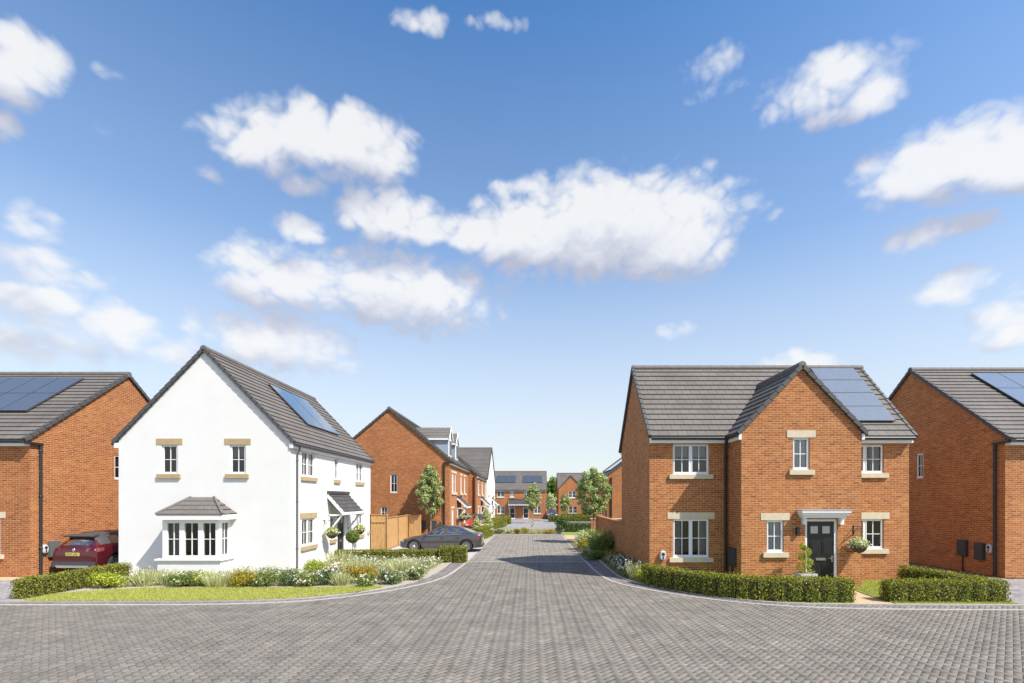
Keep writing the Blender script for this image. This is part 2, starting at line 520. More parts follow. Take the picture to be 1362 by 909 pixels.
# ------------------------------------------------------------------ building helpers
class Face:
    """a vertical wall plane: u runs along it, z up, d into the house"""

    def __init__(self, p0, u, n):
        self.p0, self.u, self.n = V((p0[0], p0[1], 0)), V((u[0], u[1], 0)), V((n[0], n[1], 0))

    def at(self, u, z, d=0.0):
        return self.p0 + self.u * u - self.n * d + ZUP * z

    def box(self, mb, u0, u1, z0, z1, d0, d1):
        a = self.at
        mb.hexa([a(u0, z0, d0), a(u1, z0, d0), a(u1, z0, d1), a(u0, z0, d1),
                 a(u0, z1, d0), a(u1, z1, d0), a(u1, z1, d1), a(u0, z1, d1)])

    def quad(self, mb, u0, u1, z0, z1, d):
        pts = [self.at(u0, z0, d), self.at(u1, z0, d), self.at(u1, z1, d), self.at(u0, z1, d)]
        if self.u.cross(ZUP).dot(self.n) < 0:
            pts.reverse()
        mb.poly(pts)


def front(x0, y0):
    return Face((x0, y0), (1, 0), (0, -1))


def east(x1, y0):
    return Face((x1, y0), (0, 1), (1, 0))


def west(x0, y0):
    return Face((x0, y0), (0, 1), (-1, 0))


def back(x0, y1):
    return Face((x0, y1), (1, 0), (0, 1))


def wall(mb, F, L, z0, z1, holes=(), rev=.12):
    us = sorted(set([0, L] + [h[0] for h in holes] + [h[1] for h in holes]))
    zs = sorted(set([z0, z1] + [h[2] for h in holes] + [h[3] for h in holes]))
    for a, b in zip(us, us[1:]):
        for c, d in zip(zs, zs[1:]):
            mu, mz = (a + b) / 2, (c + d) / 2
            if any(h[0] < mu < h[1] and h[2] < mz < h[3] for h in holes):
                continue
            F.quad(mb, a, b, c, d, 0)
    for (a, b, c, d) in holes:
        p = F.at
        mb.poly([p(a, c), p(a, d), p(a, d, rev), p(a, c, rev)])
        mb.poly([p(b, c), p(b, d), p(b, d, rev), p(b, c, rev)])
        mb.poly([p(a, d), p(b, d), p(b, d, rev), p(a, d, rev)])
        mb.poly([p(a, c), p(b, c), p(b, c, rev), p(a, c, rev)])


def window(root, F, u0, u1, z0, z1, lights=2, sill=True, lintel=False, inside='curtain', stone='stone', lh=.23, d0=.05, sash=True):
    mb = MB()
    fw, dd = .042, .06
    F.box(mb, u0, u0 + fw, z0, z1, d0, d0 + dd)
    F.box(mb, u1 - fw, u1, z0, z1, d0, d0 + dd)
    F.box(mb, u0 + fw, u1 - fw, z1 - fw, z1, d0, d0 + dd)
    F.box(mb, u0 + fw, u1 - fw, z0, z0 + fw + .02, d0, d0 + dd)
    F.box(mb, u0, u1, z0 - .002, z0 + .03, d0 - .03, d0 - .002)
    a, b = u0 + fw, u1 - fw
    w = (b - a) / lights
    for i in range(lights):
        s0, s1 = a + i * w, a + (i + 1) * w
        if i:
            F.box(mb, s0 - .03, s0 + .03, z0 + fw + .02, z1 - fw, d0 + .002, d0 + dd - .002)
        if sash:
            t = .03
            e0, e1 = s0 + (.03 if i else 0), s1 - (.03 if i < lights - 1 else 0)
            zz0, zz1 = z0 + fw + .02, z1 - fw
            F.box(mb, e0, e0 + t, zz0, zz1, d0 - .012, d0 + .028)
            F.box(mb, e1 - t, e1, zz0, zz1, d0 - .012, d0 + .028)
            F.box(mb, e0 + t, e1 - t, zz1 - t, zz1, d0 - .012, d0 + .028)
            F.box(mb, e0 + t, e1 - t, zz0, zz0 + t, d0 - .012, d0 + .028)
        cu, cz = (s0 + s1) / 2, (z0 + z1) / 2
        F.box(mb, cu - .012, cu + .012, z0 + fw, z1 - fw, d0 + .012, d0 + .045)
        F.box(mb, s0 + .03, s1 - .03, cz - .012, cz + .012, d0 + .014, d0 + .043)
    o = mb.build('window', M['upvc'], root)
    mb = MB()
    F.quad(mb, u0 + fw - .01, u1 - fw + .01, z0 + fw, z1 - fw + .01, d0 + .03)
    mb.build('pane', M['glass'], o)
    if sill:
        mb = MB()
        F.box(mb, u0 - .13, u1 + .13, z0 - .155, z0 + .004, -.075, .06)
        mb.build('sill', M[stone], o)
    if lintel:
        mb = MB()
        F.box(mb, u0 - .19, u1 + .19, z1 - .004, z1 + lh, -.014, .05)
        mb.build('lintel', M[stone], o)
    if inside in ('curtain', 'net'):
        wd = (u1 - u0) * (.27 if inside == 'curtain' else .5)
        for s in (0, 1):
            mb = MB()
            ps = []
            for k in range(13):
                t = k / 12
                uu = (u0 + t * wd) if s == 0 else (u1 - t * wd)
                ps.append((uu, (.2 if inside == 'curtain' else .115) + (.025 if inside == 'curtain' else .008) * math.sin(t * 26 + s)))
            for (ua, da), (ub, db) in zip(ps, ps[1:]):
                mb.poly([F.at(ua, z0, da), F.at(ub, z0, db), F.at(ub, z1, db), F.at(ua, z1, da)])
            mb.build('curtain', M['curtain' if inside == 'curtain' else 'net'], o)
    elif inside == 'blind':
        mb = MB()
        F.box(mb, u0, u1, z0 + (z1 - z0) * .58, z1, .15, .16)
        mb.build('blind', M['blind'], o)
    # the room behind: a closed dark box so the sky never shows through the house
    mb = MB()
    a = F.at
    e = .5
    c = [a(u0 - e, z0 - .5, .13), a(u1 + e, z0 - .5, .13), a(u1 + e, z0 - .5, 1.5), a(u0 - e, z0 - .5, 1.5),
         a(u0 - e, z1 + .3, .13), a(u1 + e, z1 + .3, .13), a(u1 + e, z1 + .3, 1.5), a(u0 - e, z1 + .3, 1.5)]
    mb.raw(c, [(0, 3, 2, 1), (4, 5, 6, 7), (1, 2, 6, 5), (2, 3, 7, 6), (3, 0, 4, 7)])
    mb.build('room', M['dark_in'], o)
    return o


def door(root, F, u0, u1, z0, z1, mat='door_black', canopy_dark=False):
    fw = .075
    mb = MB()
    F.box(mb, u0, u0 + fw, z0, z1, .03, .1)
    F.box(mb, u1 - fw, u1, z0, z1, .03, .1)
    F.box(mb, u0 + fw, u1 - fw, z1 - fw, z1, .03, .1)
    F.box(mb, u0, u1, z0 - .12, z0, -.02, .12)
    fr = mb.build('door_frame', M['upvc'], root)
    a, b = u0 + fw + .004, u1 - fw - .004
    h = z1 - fw - z0
    mb = MB()
    F.box(mb, a, b, z0 + .004, z1 - fw - .004, .06, .1)
    w = b - a
    for s in (0, 1):
        p0 = a + w * (.12 if s == 0 else .56)
        p1 = p0 + w * .32
        for (f0, f1) in ((.06, .30), (.44, .68)):
            q0, q1 = z0 + h * f0, z0 + h * f1
            F.box(mb, p0, p1, q0, q1, .045, .06)
            F.box(mb, p0 + .05, p1 - .05, q0 + .05, q1 - .05, .036, .045)
    d = mb.build('door', M[mat], root)
    for s in (0, 1):
        mb = MB()
        p0 = a + w * (.14 if s == 0 else .58)
        F.box(mb, p0, p0 + w * .27, z0 + h * .80, z0 + h * .92, .05, .058)
        mb.build('door_glass', plainglass(), d)
    mb = MB()
    F.box(mb, a + w * .32, a + w * .68, z0 + h * .355, z0 + h * .395, .03, .058)
    mb.build('letterbox', M['chrome'], d)
    mb = MB()
    F.box(mb, b - .085, b - .045, z0 + h * .33, z0 + h * .43, .04, .058)
    F.box(mb, b - .17, b - .055, z0 + h * .385, z0 + h * .397, .012, .03)
    F.box(mb, b - .075, b - .055, z0 + h * .385, z0 + h * .397, .012, .05)
    mb.build('handle', M['chrome'], d)
    return d


def plainglass():
    if 'frost' not in M:
        M['frost'] = plain('frosted_glass', (.45, .45, .47), .25, spec=.8)
    return M['frost']


def gable_roof(root, axis, a0, a1, be0, be1, ze, zr, ends=(True, True), tile='tile', bc=None, ridge=True, name='roof'):
    P = (lambda a, b, z: V((a, b, z))) if axis == 'x' else (lambda a, b, z: V((b, a, z)))
    bc = (be0 + be1) / 2 if bc is None else bc
    mb = MB()
    for be in (be0, be1):
        L = math.hypot(bc - be, zr - ze)
        n = max(2, round(L / .3))
        db, dz = (bc - be) / L, (zr - ze) / L
        nb, nz = (-dz if be < bc else dz), abs(db)

        def pt(a, s, h):
            return P(a, be + db * s + nb * h, ze + dz * s + nz * h)
        for i in range(n):
            s0, s1 = L * i / n, L * (i + 1) / n
            h0, h1 = .045, .008
            lo = h1 if i else -.03
            mb.poly([pt(a0, s0, h0), pt(a1, s0, h0), pt(a1, s1, h1), pt(a0, s1, h1)],
                    uv=[(a0, i * .3 + .006), (a1, i * .3 + .006), (a1, i * .3 + .294), (a0, i * .3 + .294)])
            mb.poly([pt(a0, s0, lo), pt(a1, s0, lo), pt(a1, s0, h0), pt(a0, s0, h0)],
                    uv=[(a0, i * .3 + .1), (a1, i * .3 + .1), (a1, i * .3 + .11), (a0, i * .3 + .11)])
        mb.poly([pt(a0, 0, -.03), pt(a1, 0, -.03), pt(a1, L, -.03), pt(a0, L, -.03)])
    ro = mb.build(name, M[tile], root)
    for e, a, sgn in ((ends[0], a0, 1), (ends[1], a1, -1)):
        if not e:
            continue
        for be in (be0, be1):
            L = math.hypot(bc - be, zr - ze)
            n = max(2, round(L / .3))
            vm = MB()
            for i in range(n):
                t0, t1 = i / n, (i + 1) / n
                p = P(a + sgn * .03, be + (bc - be) * t0, ze + (zr - ze) * t0)
                q = P(a + sgn * .03, be + (bc - be) * t1, ze + (zr - ze) * t1)
                q = q + V((0, 0, -.03))
                vm.bar(p, q, .10, .13)
            vm.build('verge', M['verge'], ro)
    if ridge:
        rm = MB()
        k = max(1, round((a1 - a0) / .45))
        for i in range(k):
            x0, x1 = a0 + (a1 - a0) * i / k, a0 + (a1 - a0) * (i + 1) / k
            rm.tube([P(x0, bc, zr + .0), P(x1 + .03, bc, zr - .006)], .125, 10)
        rm.build('ridge_tiles', M['ridge'], ro)
    return ro


def eave(root, p, q, out, ov, gutter='black', fh=.19):
    """p, q: ends of the roof's eave line; out: outward unit vector"""
    p, q, out = V(p), V(q), V((out[0], out[1], 0))
    mb = MB()
    c = -out * .05
    z0 = V((0, 0, -fh - .03))
    z1 = V((0, 0, -.03))
    i0 = -out * (ov + .0)
    mb.hexa([p + c + z0, q + c + z0, q + i0 + z0, p + i0 + z0, p + c + z1, q + c + z1, q + i0 + z1, p + i0 + z1])
    o = mb.build('fascia', M['fascia'], root)
    mb = MB()
    g = out * .01 + V((0, 0, -.065))
    mb.tube([p + g, q + g], .058, 8)
    mb.build('gutter', M[gutter], root)
    return o


def downpipe(root, pts, mat='black', r=.036):
    mb = MB()
    mb.tube(pts, r, 8)
    lo, hi = V(pts[-1]), V(pts[-2])
    for t in (.2, .6, .95):
        p = lo + (hi - lo) * t
        mb.lathe([(0, -.03), (r + .012, -.03), (r + .012, .03), (0, .03)], p, 8)
    return mb.build('downpipe', M[mat], root)


def gable_poly(mb, F, L, z0, za, zr, uc=None):
    uc = L / 2 if uc is None else uc
    pts = [F.at(0, z0), F.at(L, z0), F.at(L, za), F.at(uc, zr), F.at(0, za)]
    if F.u.cross(ZUP).dot(F.n) < 0:
        pts.reverse()
    mb.poly(pts)


def solar(root, P, n_a, n_s, wa, ws, mat='solar', gap=.016, lift=.12):
    """P(i along, j up) -> point on the roof plane in metres; builds n_a x n_s separate panels"""
    o0 = P(0, 0)
    ea = (P(1, 0) - o0).normalized()
    es = (P(0, 1) - o0).normalized()
    nn = ea.cross(es).normalized()
    if nn.z < 0:
        nn = -nn
    for i in range(n_a):
        for j in range(n_s):
            b = o0 + ea * (i * wa + gap / 2) + es * (j * ws + gap / 2) + nn * lift
            A, S = ea * (wa - gap), es * (ws - gap)
            mb = MB()
            d = nn * -.05
            mb.hexa([b + d, b + A + d, b + A + S + d, b + S + d, b, b + A, b + A + S, b + S])
            pan = mb.build('solar_panel', M['dgrey'], root)
            m2 = MB()
            k = .014
            t = nn * .004
            q = [b + ea * k + es * k + t, b + A - ea * k + es * k + t, b + A + S - ea * k - es * k + t, b + S + ea * k - es * k + t]
            m2.poly(q)
            m2.build('cells', M[mat], pan)


def canopy(root, F, u0, u1, zt, zb, proj, brackets=True, tile='tile_dark'):
    """lean-to porch roof on two white gallows brackets"""
    a = F.at
    mb = MB()
    n = 5
    for i in range(n):
        t0, t1 = i / n, (i + 1) / n

        def pt(u, t, h):
            return a(u, zt + (zb - zt) * t + h, -proj * t)
        mb.poly([pt(u0, t0, .02), pt(u1, t0, .02), pt(u1, t1, .055), pt(u0, t1, .055)],
                uv=[(u0, i * .3 + .294), (u1, i * .3 + .294), (u1, i * .3 + .006), (u0, i * .3 + .006)])
        mb.poly([pt(u0, t1, .055), pt(u1, t1, .055), pt(u1, t1, .0), pt(u0, t1, .0)])
    mb.poly([a(u0, zt, 0), a(u1, zt, 0), a(u1, zb, -proj), a(u0, zb, -proj)])
    F.box(mb, u0 + .01, u1 - .01, zt + .0, zt + .13, -.09, -.003)
    o = mb.build('canopy', M[tile], root)
    mb = MB()
    for u in (u0 + .03, u1 - .03):
        mb.bar(a(u, zt - .06, 0), a(u, zb - .05, -proj), .05, .13)
    mb.bar(a(u0, zb - .05, -proj + .02), a(u1, zb - .05, -proj + .02), .05, .12)
    for s, u in ((0, u0 + .12), (1, u1 - .12)):
        F.box(mb, u - .035, u + .035, zb - .95, zb - .12, -.08, -.003)
        mb.bar(a(u, zb - .12, -.0), a(u, zb - .12, -proj + .05), .07, .07)
        mb.bar(a(u, zb - .88, -.05), a(u, zb - .14, -proj + .12), .07, .07)
    mb.build('bracket', M['fascia'], o)
    return o


def meter_box(root, F, u0, u1, z0, z1, pipe=True, mat='box_grey'):
    mb = MB()
    F.box(mb, u0, u1, z0, z1, -.11, -.003)
    o = mb.build('meter_box', M[mat], root)
    mb = MB()
    F.box(mb, u0 + .02, u1 - .02, z0 + .02, z1 - .02, -.118, -.111)
    mb.build('lid', M[mat], o)
    if pipe:
        mb = MB()
        c = (u0 + u1) / 2
        mb.tube([F.at(c, z0 + .02, -.05), F.at(c, 0, -.05)], .024, 8)
        mb.build('pipe', M['black'], o)
    return o


def charger(root, F, u, z, w=.22, h=.34, mat='charger_grey'):
    mb = MB()
    prof = []
    n = 20
    for lay, (s, d) in enumerate(((1, -.003), (1, -.09), (.82, -.125))):
        for k in range(n):
            a = 2 * math.pi * k / n
            cx, cz = math.cos(a), math.sin(a)
            ex = math.copysign(abs(cx) ** .75, cx) * w / 2 * s
            ez = math.copysign(abs(cz) ** .75, cz) * h / 2 * s
            prof.append(F.at(u + ex, z + ez, d))
    fs = []
    for lay in range(2):
        for k in range(n):
            k2 = (k + 1) % n
            fs.append((lay * n + k, lay * n + k2, (lay + 1) * n + k2, (lay + 1) * n + k))
    fs.append(tuple(range(2 * n, 3 * n)))
    mb.raw(prof, fs)
    o = mb.build('car_charger', M[mat], root)
    mb = MB()
    pr = []
    for k in range(16):
        a = 2 * math.pi * k / 16
        pr.append(F.at(u + math.cos(a) * w * .26, z + .05 + math.sin(a) * w * .26, -.128))
    mb.poly(pr)
    F.box(mb, u - .02, u + .02, z - .12, z - .02, -.135, -.12)
    mb.build('socket', M['black'], o)
    return o


# ------------------------------------------------------------------ houses
def shell_x(root, x0, x1, y0, y1, ze, zr, ov, brick, fholes=(), wholes=(), eholes=(), z0=0.0, gov=.08, yc=None):
    """walls of a house whose ridge runs along X"""
    yc = (y0 + y1) / 2 if yc is None else yc
    k0 = (zr - ze) / (yc - (y0 - ov))
    za = ze + ov * k0 - .05
    zt = ze + ov * .6
    mb = MB()
    wall(mb, front(x0, y0), x1 - x0, z0, zt - .02, fholes)
    wall(mb, back(x0, y1), x1 - x0, z0, zt - .02)
    for F, hs in ((west(x0, y0), wholes), (east(x1, y0), eholes)):
        wall(mb, F, y1 - y0, z0, zt - .1, hs)
        gable_poly(mb, F, y1 - y0, zt - .1, za, zr - .06, yc - y0)
    return mb.build('wall', M[brick], root)


def shell_y(root, x0, x1, y0, y1, ze, zr, ov, brick, fholes=(), wholes=(), eholes=(), z0=0.0, do_back=True):
    xc = (x0 + x1) / 2
    k0 = (zr - ze) / (xc - (x0 - ov))
    za = ze + ov * k0 - .05
    zt = ze + ov * .6
    mb = MB()
    wall(mb, west(x0, y0), y1 - y0, z0, zt - .02, wholes)
    wall(mb, east(x1, y0), y1 - y0, z0, zt - .02, eholes)
    for F, hs, do in ((front(x0, y0), fholes, True), (back(x0, y1), (), do_back)):
        if do:
            wall(mb, F, x1 - x0, z0, zt - .1, hs)
            gable_poly(mb, F, x1 - x0, zt - .1, za, zr - .06)
    return mb.build('wall', M[brick], root)


# ---- white rendered house on the left corner
def white_corner_house():
    x0, x1, y0, y1, ze, zr, ov = -15.76, -9.2, 18.4, 27.6, 5.05, 8.62, .18
    h = thing('white_house', 'white rendered corner house with a front bay window and tiled porch over its side door', 'house', (-12.48, 18.4, 0))
    F, E = front(x0, y0), east(x1, y0)
    fw = [(1.63, 2.25, 3.83, 4.96), (4.24, 4.86, 3.83, 4.96)]
    bay_hole = (2.35, 4.1, .75, 2.1)
    ew = [(.95, 2.1, 3.78, 4.83), (4.17, 4.62, 3.78, 4.83), (6.95, 7.95, 3.78, 4.83),
          (.95, 2.1, .95, 2.08), (3.72, 4.12, 1.0, 2.08), (6.95, 7.95, .95, 2.08)]
    dh = (4.5, 5.46, .12, 2.2)
    shell_y(h, x0, x1, y0, y1, ze, zr, ov, 'white_render', fholes=fw + [bay_hole], eholes=ew + [dh])
    for i, w in enumerate(fw):
        window(h, F, *w, lights=1, lintel=True, inside='blind' if i else None)
    for i, w in enumerate(ew):
        window(h, E, *w, lights=1 if w[1] - w[0] < .6 else 2, lintel=(i > 2 and i != 4), inside=('curtain', None, 'blind', 'curtain', None, 'net')[i])
    door(h, E, *dh)
    gable_roof(h, 'y', y0 - .08, y1 + .08, x0 - ov, x1 + ov, ze, zr)
    eave(h, (x1 + ov, y0 - .06, ze), (x1 + ov, y1 + .06, ze), (1, 0), ov, 'dgrey')
    eave(h, (x0 - ov, y0 - .06, ze), (x0 - ov, y1 + .06, ze), (-1, 0), ov, 'dgrey')
    downpipe(h, [(x1 + ov + .02, 18.75, ze - .08), (x1 + ov + .01, 18.8, ze - .2), (x1 + .06, 18.85, ze - .42), (x1 + .055, 18.85, .05)], 'mgrey')
    canopy(h, E, 3.3, 5.85, 3.12, 2.27, .75)
    mb = MB()
    E.box(mb, 2.95, 3.07, 1.95, 2.25, -.12, -.003)
    mb.build('wall_lamp', M['upvc'], h)
    charger(h, E, 8.75, 1.05)
    # solar on the slope over the side wall
    k = (zr - ze)
    hw = x1 + ov + 12.48
    L = math.hypot(k, hw)

    def PS(i, j):
        t = .69 - j / L
        return V((-12.48 + t * hw, 21.67 + i, zr - t * k))
    solar(h, PS, 2, 1, 1.77, 2.58, 'solar_blue')
    # bay window
    bx0, bx1, by = -13.55, -11.48, 17.7
    B = front(bx0, by)
    mb = MB()
    mb.box(bx0 - .17, bx1 + .08, by - .02, y0, 0, .62)
    wb = mb.build('bay_wall', M['white_render'], h)
    mb = MB()
    mb.box(bx0 - .24, bx1 + .15, by - .09, y0, .62, .68)
    mb.build('bay_ledge', M['fascia'], wb)
    W = bx1 - bx0
    fb = MB()
    zz0, zz1 = .68, 2.12
    cuts = [(.0, .18), (.62, .81), (1.31, 1.5), (1.95, W)]
    for a, b in cuts:
        B.box(fb, a, b, zz0, zz1, 0, .1)
    B.box(fb, .18, 1.95, zz1 - .13, zz1, .002, .1)
    B.box(fb, .18, 1.95, zz0, zz0 + .12, .002, .1)
    RT = east(bx1, by)
    RT.box(fb, .1, .2, zz0, zz1, .0, .1)
    RT.box(fb, .58, .70, zz0, zz1, .0, .1)
    RT.box(fb, .2, .58, zz1 - .13, zz1, .002, .1)
    RT.box(fb, .2, .58, zz0, zz0 + .12, .002, .1)
    LT = west(bx0, by)
    LT.box(fb, .1, .70, zz0, zz1, .0, .1)
    for a, b in ((.18, .62), (.81, 1.31), (1.5, 1.95)):
        c = (a + b) / 2
        B.box(fb, c - .012, c + .012, zz0 + .12, zz1 - .13, .03, .07)
        B.box(fb, a, b, (zz0 + zz1) / 2 - .012, (zz0 + zz1) / 2 + .012, .032, .068)
    RT.box(fb, .378, .402, zz0 + .12, zz1 - .13, .03, .07)
    RT.box(fb, .2, .58, 1.388, 1.412, .032, .068)
    bw = fb.build('bay_window', M['upvc'], h)
    mb = MB()
    B.quad(mb, .17, 1.96, zz0 + .1, zz1 - .1, .055)
    RT.quad(mb, .18, .6, zz0 + .1, zz1 - .1, .055)
    mb.build('pane', M['glass'], bw)
    for s0, s1, dep in ((.16, .66, .2), (1.86, 1.99, .2)):
        mb = MB()
        for k in range(14):
            ua, ub = s0 + (s1 - s0) * k / 14, s0 + (s1 - s0) * (k + 1) / 14
            da, db = dep + .03 * math.sin(k * 2.1), dep + .03 * math.sin((k + 1) * 2.1)
            mb.poly([B.at(ua, zz0, da), B.at(ub, zz0, db), B.at(ub, zz1, db), B.at(ua, zz1, da)])
        mb.build('curtain', M['curtain'], bw)
    mb = MB()
    for k in range(10):
        ua, ub = .3 + .35 * k / 10, .3 + .35 * (k + 1) / 10
        mb.poly([RT.at(ua, zz0, .16 + .02 * math.sin(k * 2)), RT.at(ub, zz0, .16 + .02 * math.sin(k * 2 + 2)), RT.at(ub, zz1, .16 + .02 * math.sin(k * 2 + 2)), RT.at(ua, zz1, .16 + .02 * math.sin(k * 2))])
    mb.build('curtain', M['curtain'], bw)
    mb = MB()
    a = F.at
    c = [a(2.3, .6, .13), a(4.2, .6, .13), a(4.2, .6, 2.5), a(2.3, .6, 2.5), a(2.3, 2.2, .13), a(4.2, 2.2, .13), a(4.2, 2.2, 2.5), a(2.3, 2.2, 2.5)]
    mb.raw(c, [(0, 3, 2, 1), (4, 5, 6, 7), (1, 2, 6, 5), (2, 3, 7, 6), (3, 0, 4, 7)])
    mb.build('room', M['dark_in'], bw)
    # bay roof: hipped against the wall
    ex0, ex1, ey, ez, tz = bx0 - .1, bx1 + .26, by - .2, 2.31, 2.95
    t0, t1 = -12.98, -12.1
    mb = MB()
    mb.box(ex0 + .02, ex1 - .02, ey + .02, y0, 2.12, ez - .01)
    mb.build('bay_fascia', M['fascia'], bw)
    mb = MB()
    n = 4
    for i in range(n):
        f0, f1 = i / n, (i + 1) / n
        u0, u1 = .035, .0

        def pp(xa, xb, f, lift):
            return V((xa + (xb - xa) * f, ey + (y0 - .02 - ey) * f, ez + (tz - ez) * f + lift))
        for (A0, A1) in (((ex0, t0), (ex1, t1)),):
            mb.poly([pp(*A0, f0, u0), pp(*A1, f0, u0), pp(*A1, f1, u1), pp(*A0, f1, u1)], uv=[(ex0, i * .3 + .01), (ex1, i * .3 + .01), (ex1, i * .3 + .29), (ex0, i * .3 + .29)])
            mb.poly([pp(*A0, f0, -.01), pp(*A1, f0, -.01), pp(*A1, f0, u0), pp(*A0, f0, u0)])
        for (e, t) in ((ex0, t0), (ex1, t1)):
            p0, p1 = pp(e, t, f0, u0), pp(e, t, f1, u1)
            q0 = V((p0.x, y0, p0.z))
            q1 = V((p1.x, y0, p1.z))
            mb.poly([p0, q0, q1, p1], uv=[(ey, i * .3 + .01), (y0, i * .3 + .01), (y0, i * .3 + .29), (p1.y, i * .3 + .29)])
    br = mb.build('bay_roof', M['tile'], h)
    for e, t in ((ex0, t0), (ex1, t1)):
        mb = MB()
        mb.tube([(e, ey, ez + .03), (t, y0 - .02, tz + .01)], .05, 6)
        mb.build('hip_tiles', M['ridge'], br)


# ---- detached brick house at the far left
def left_brick_house():
    x0, x1, y0, y1, ze, zr, ov = -30.0, -18.53, 17.8, 26.4, 5.05, 8.6, .25
    h = thing('brick_house', 'orange brick house at the left edge with a plain gable wall behind the red car', 'house', (-24, 17.8, 0))
    F, E = front(x0, y0), east(x1, y0)
    fw = [(9.15, 10.38, .82, 2.18), (4.0, 5.25, .82, 2.18), (4.0, 5.25, 3.72, 4.78)]
    ew = [(3.62, 4.3, 3.76, 4.86)]
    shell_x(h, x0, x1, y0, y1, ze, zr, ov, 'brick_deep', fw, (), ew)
    for w in fw:
        window(h, F, *w, lintel=w[3] < 3, inside='curtain', stone='stone_pale')
    window(h, E, *ew[0], lights=1, sill=False, inside='blind')
    gable_roof(h, 'x', x0 - .08, x1 + .08, y0 - ov, y1 + ov, ze, zr)
    eave(h, (x0, y0 - ov, ze), (x1, y0 - ov, ze), (0, -1), ov)
    eave(h, (x0, y1 + ov, ze), (x1, y1 + ov, ze), (0, 1), ov)
    mb = MB()
    mb.bar((x1 - .1, y0 - ov - .01, ze - .07), (x1 + .09, y0 - ov - .01, ze - .07), .1, .1)
    mb.bar((x1 + .07, y0 - ov, ze - .09), (x1 + .07, y0 + .4, ze - .12), .09, .09)
    mb.build('gutter_return', M['black'], h)
    downpipe(h, [(x1 + .06, y0 + .34, ze - .12), (x1 + .06, y0 + .34, .05)], r=.05)
    meter_box(h, E, .64, 1.05, .65, 1.25, pipe=False, mat='mgrey')
    charger(h, E, .48, .98)
    k = (zr - ze)
    hy = 22.1 - (y0 - ov)
    L = math.hypot(k, hy)

    def PS(i, j):
        s = .35 + j / L
        return V((-20.0 - i, y0 - ov + hy * s, ze + k * s))
    solar(h, PS, 5, 2, 1.07, 1.56, 'solar_mid')


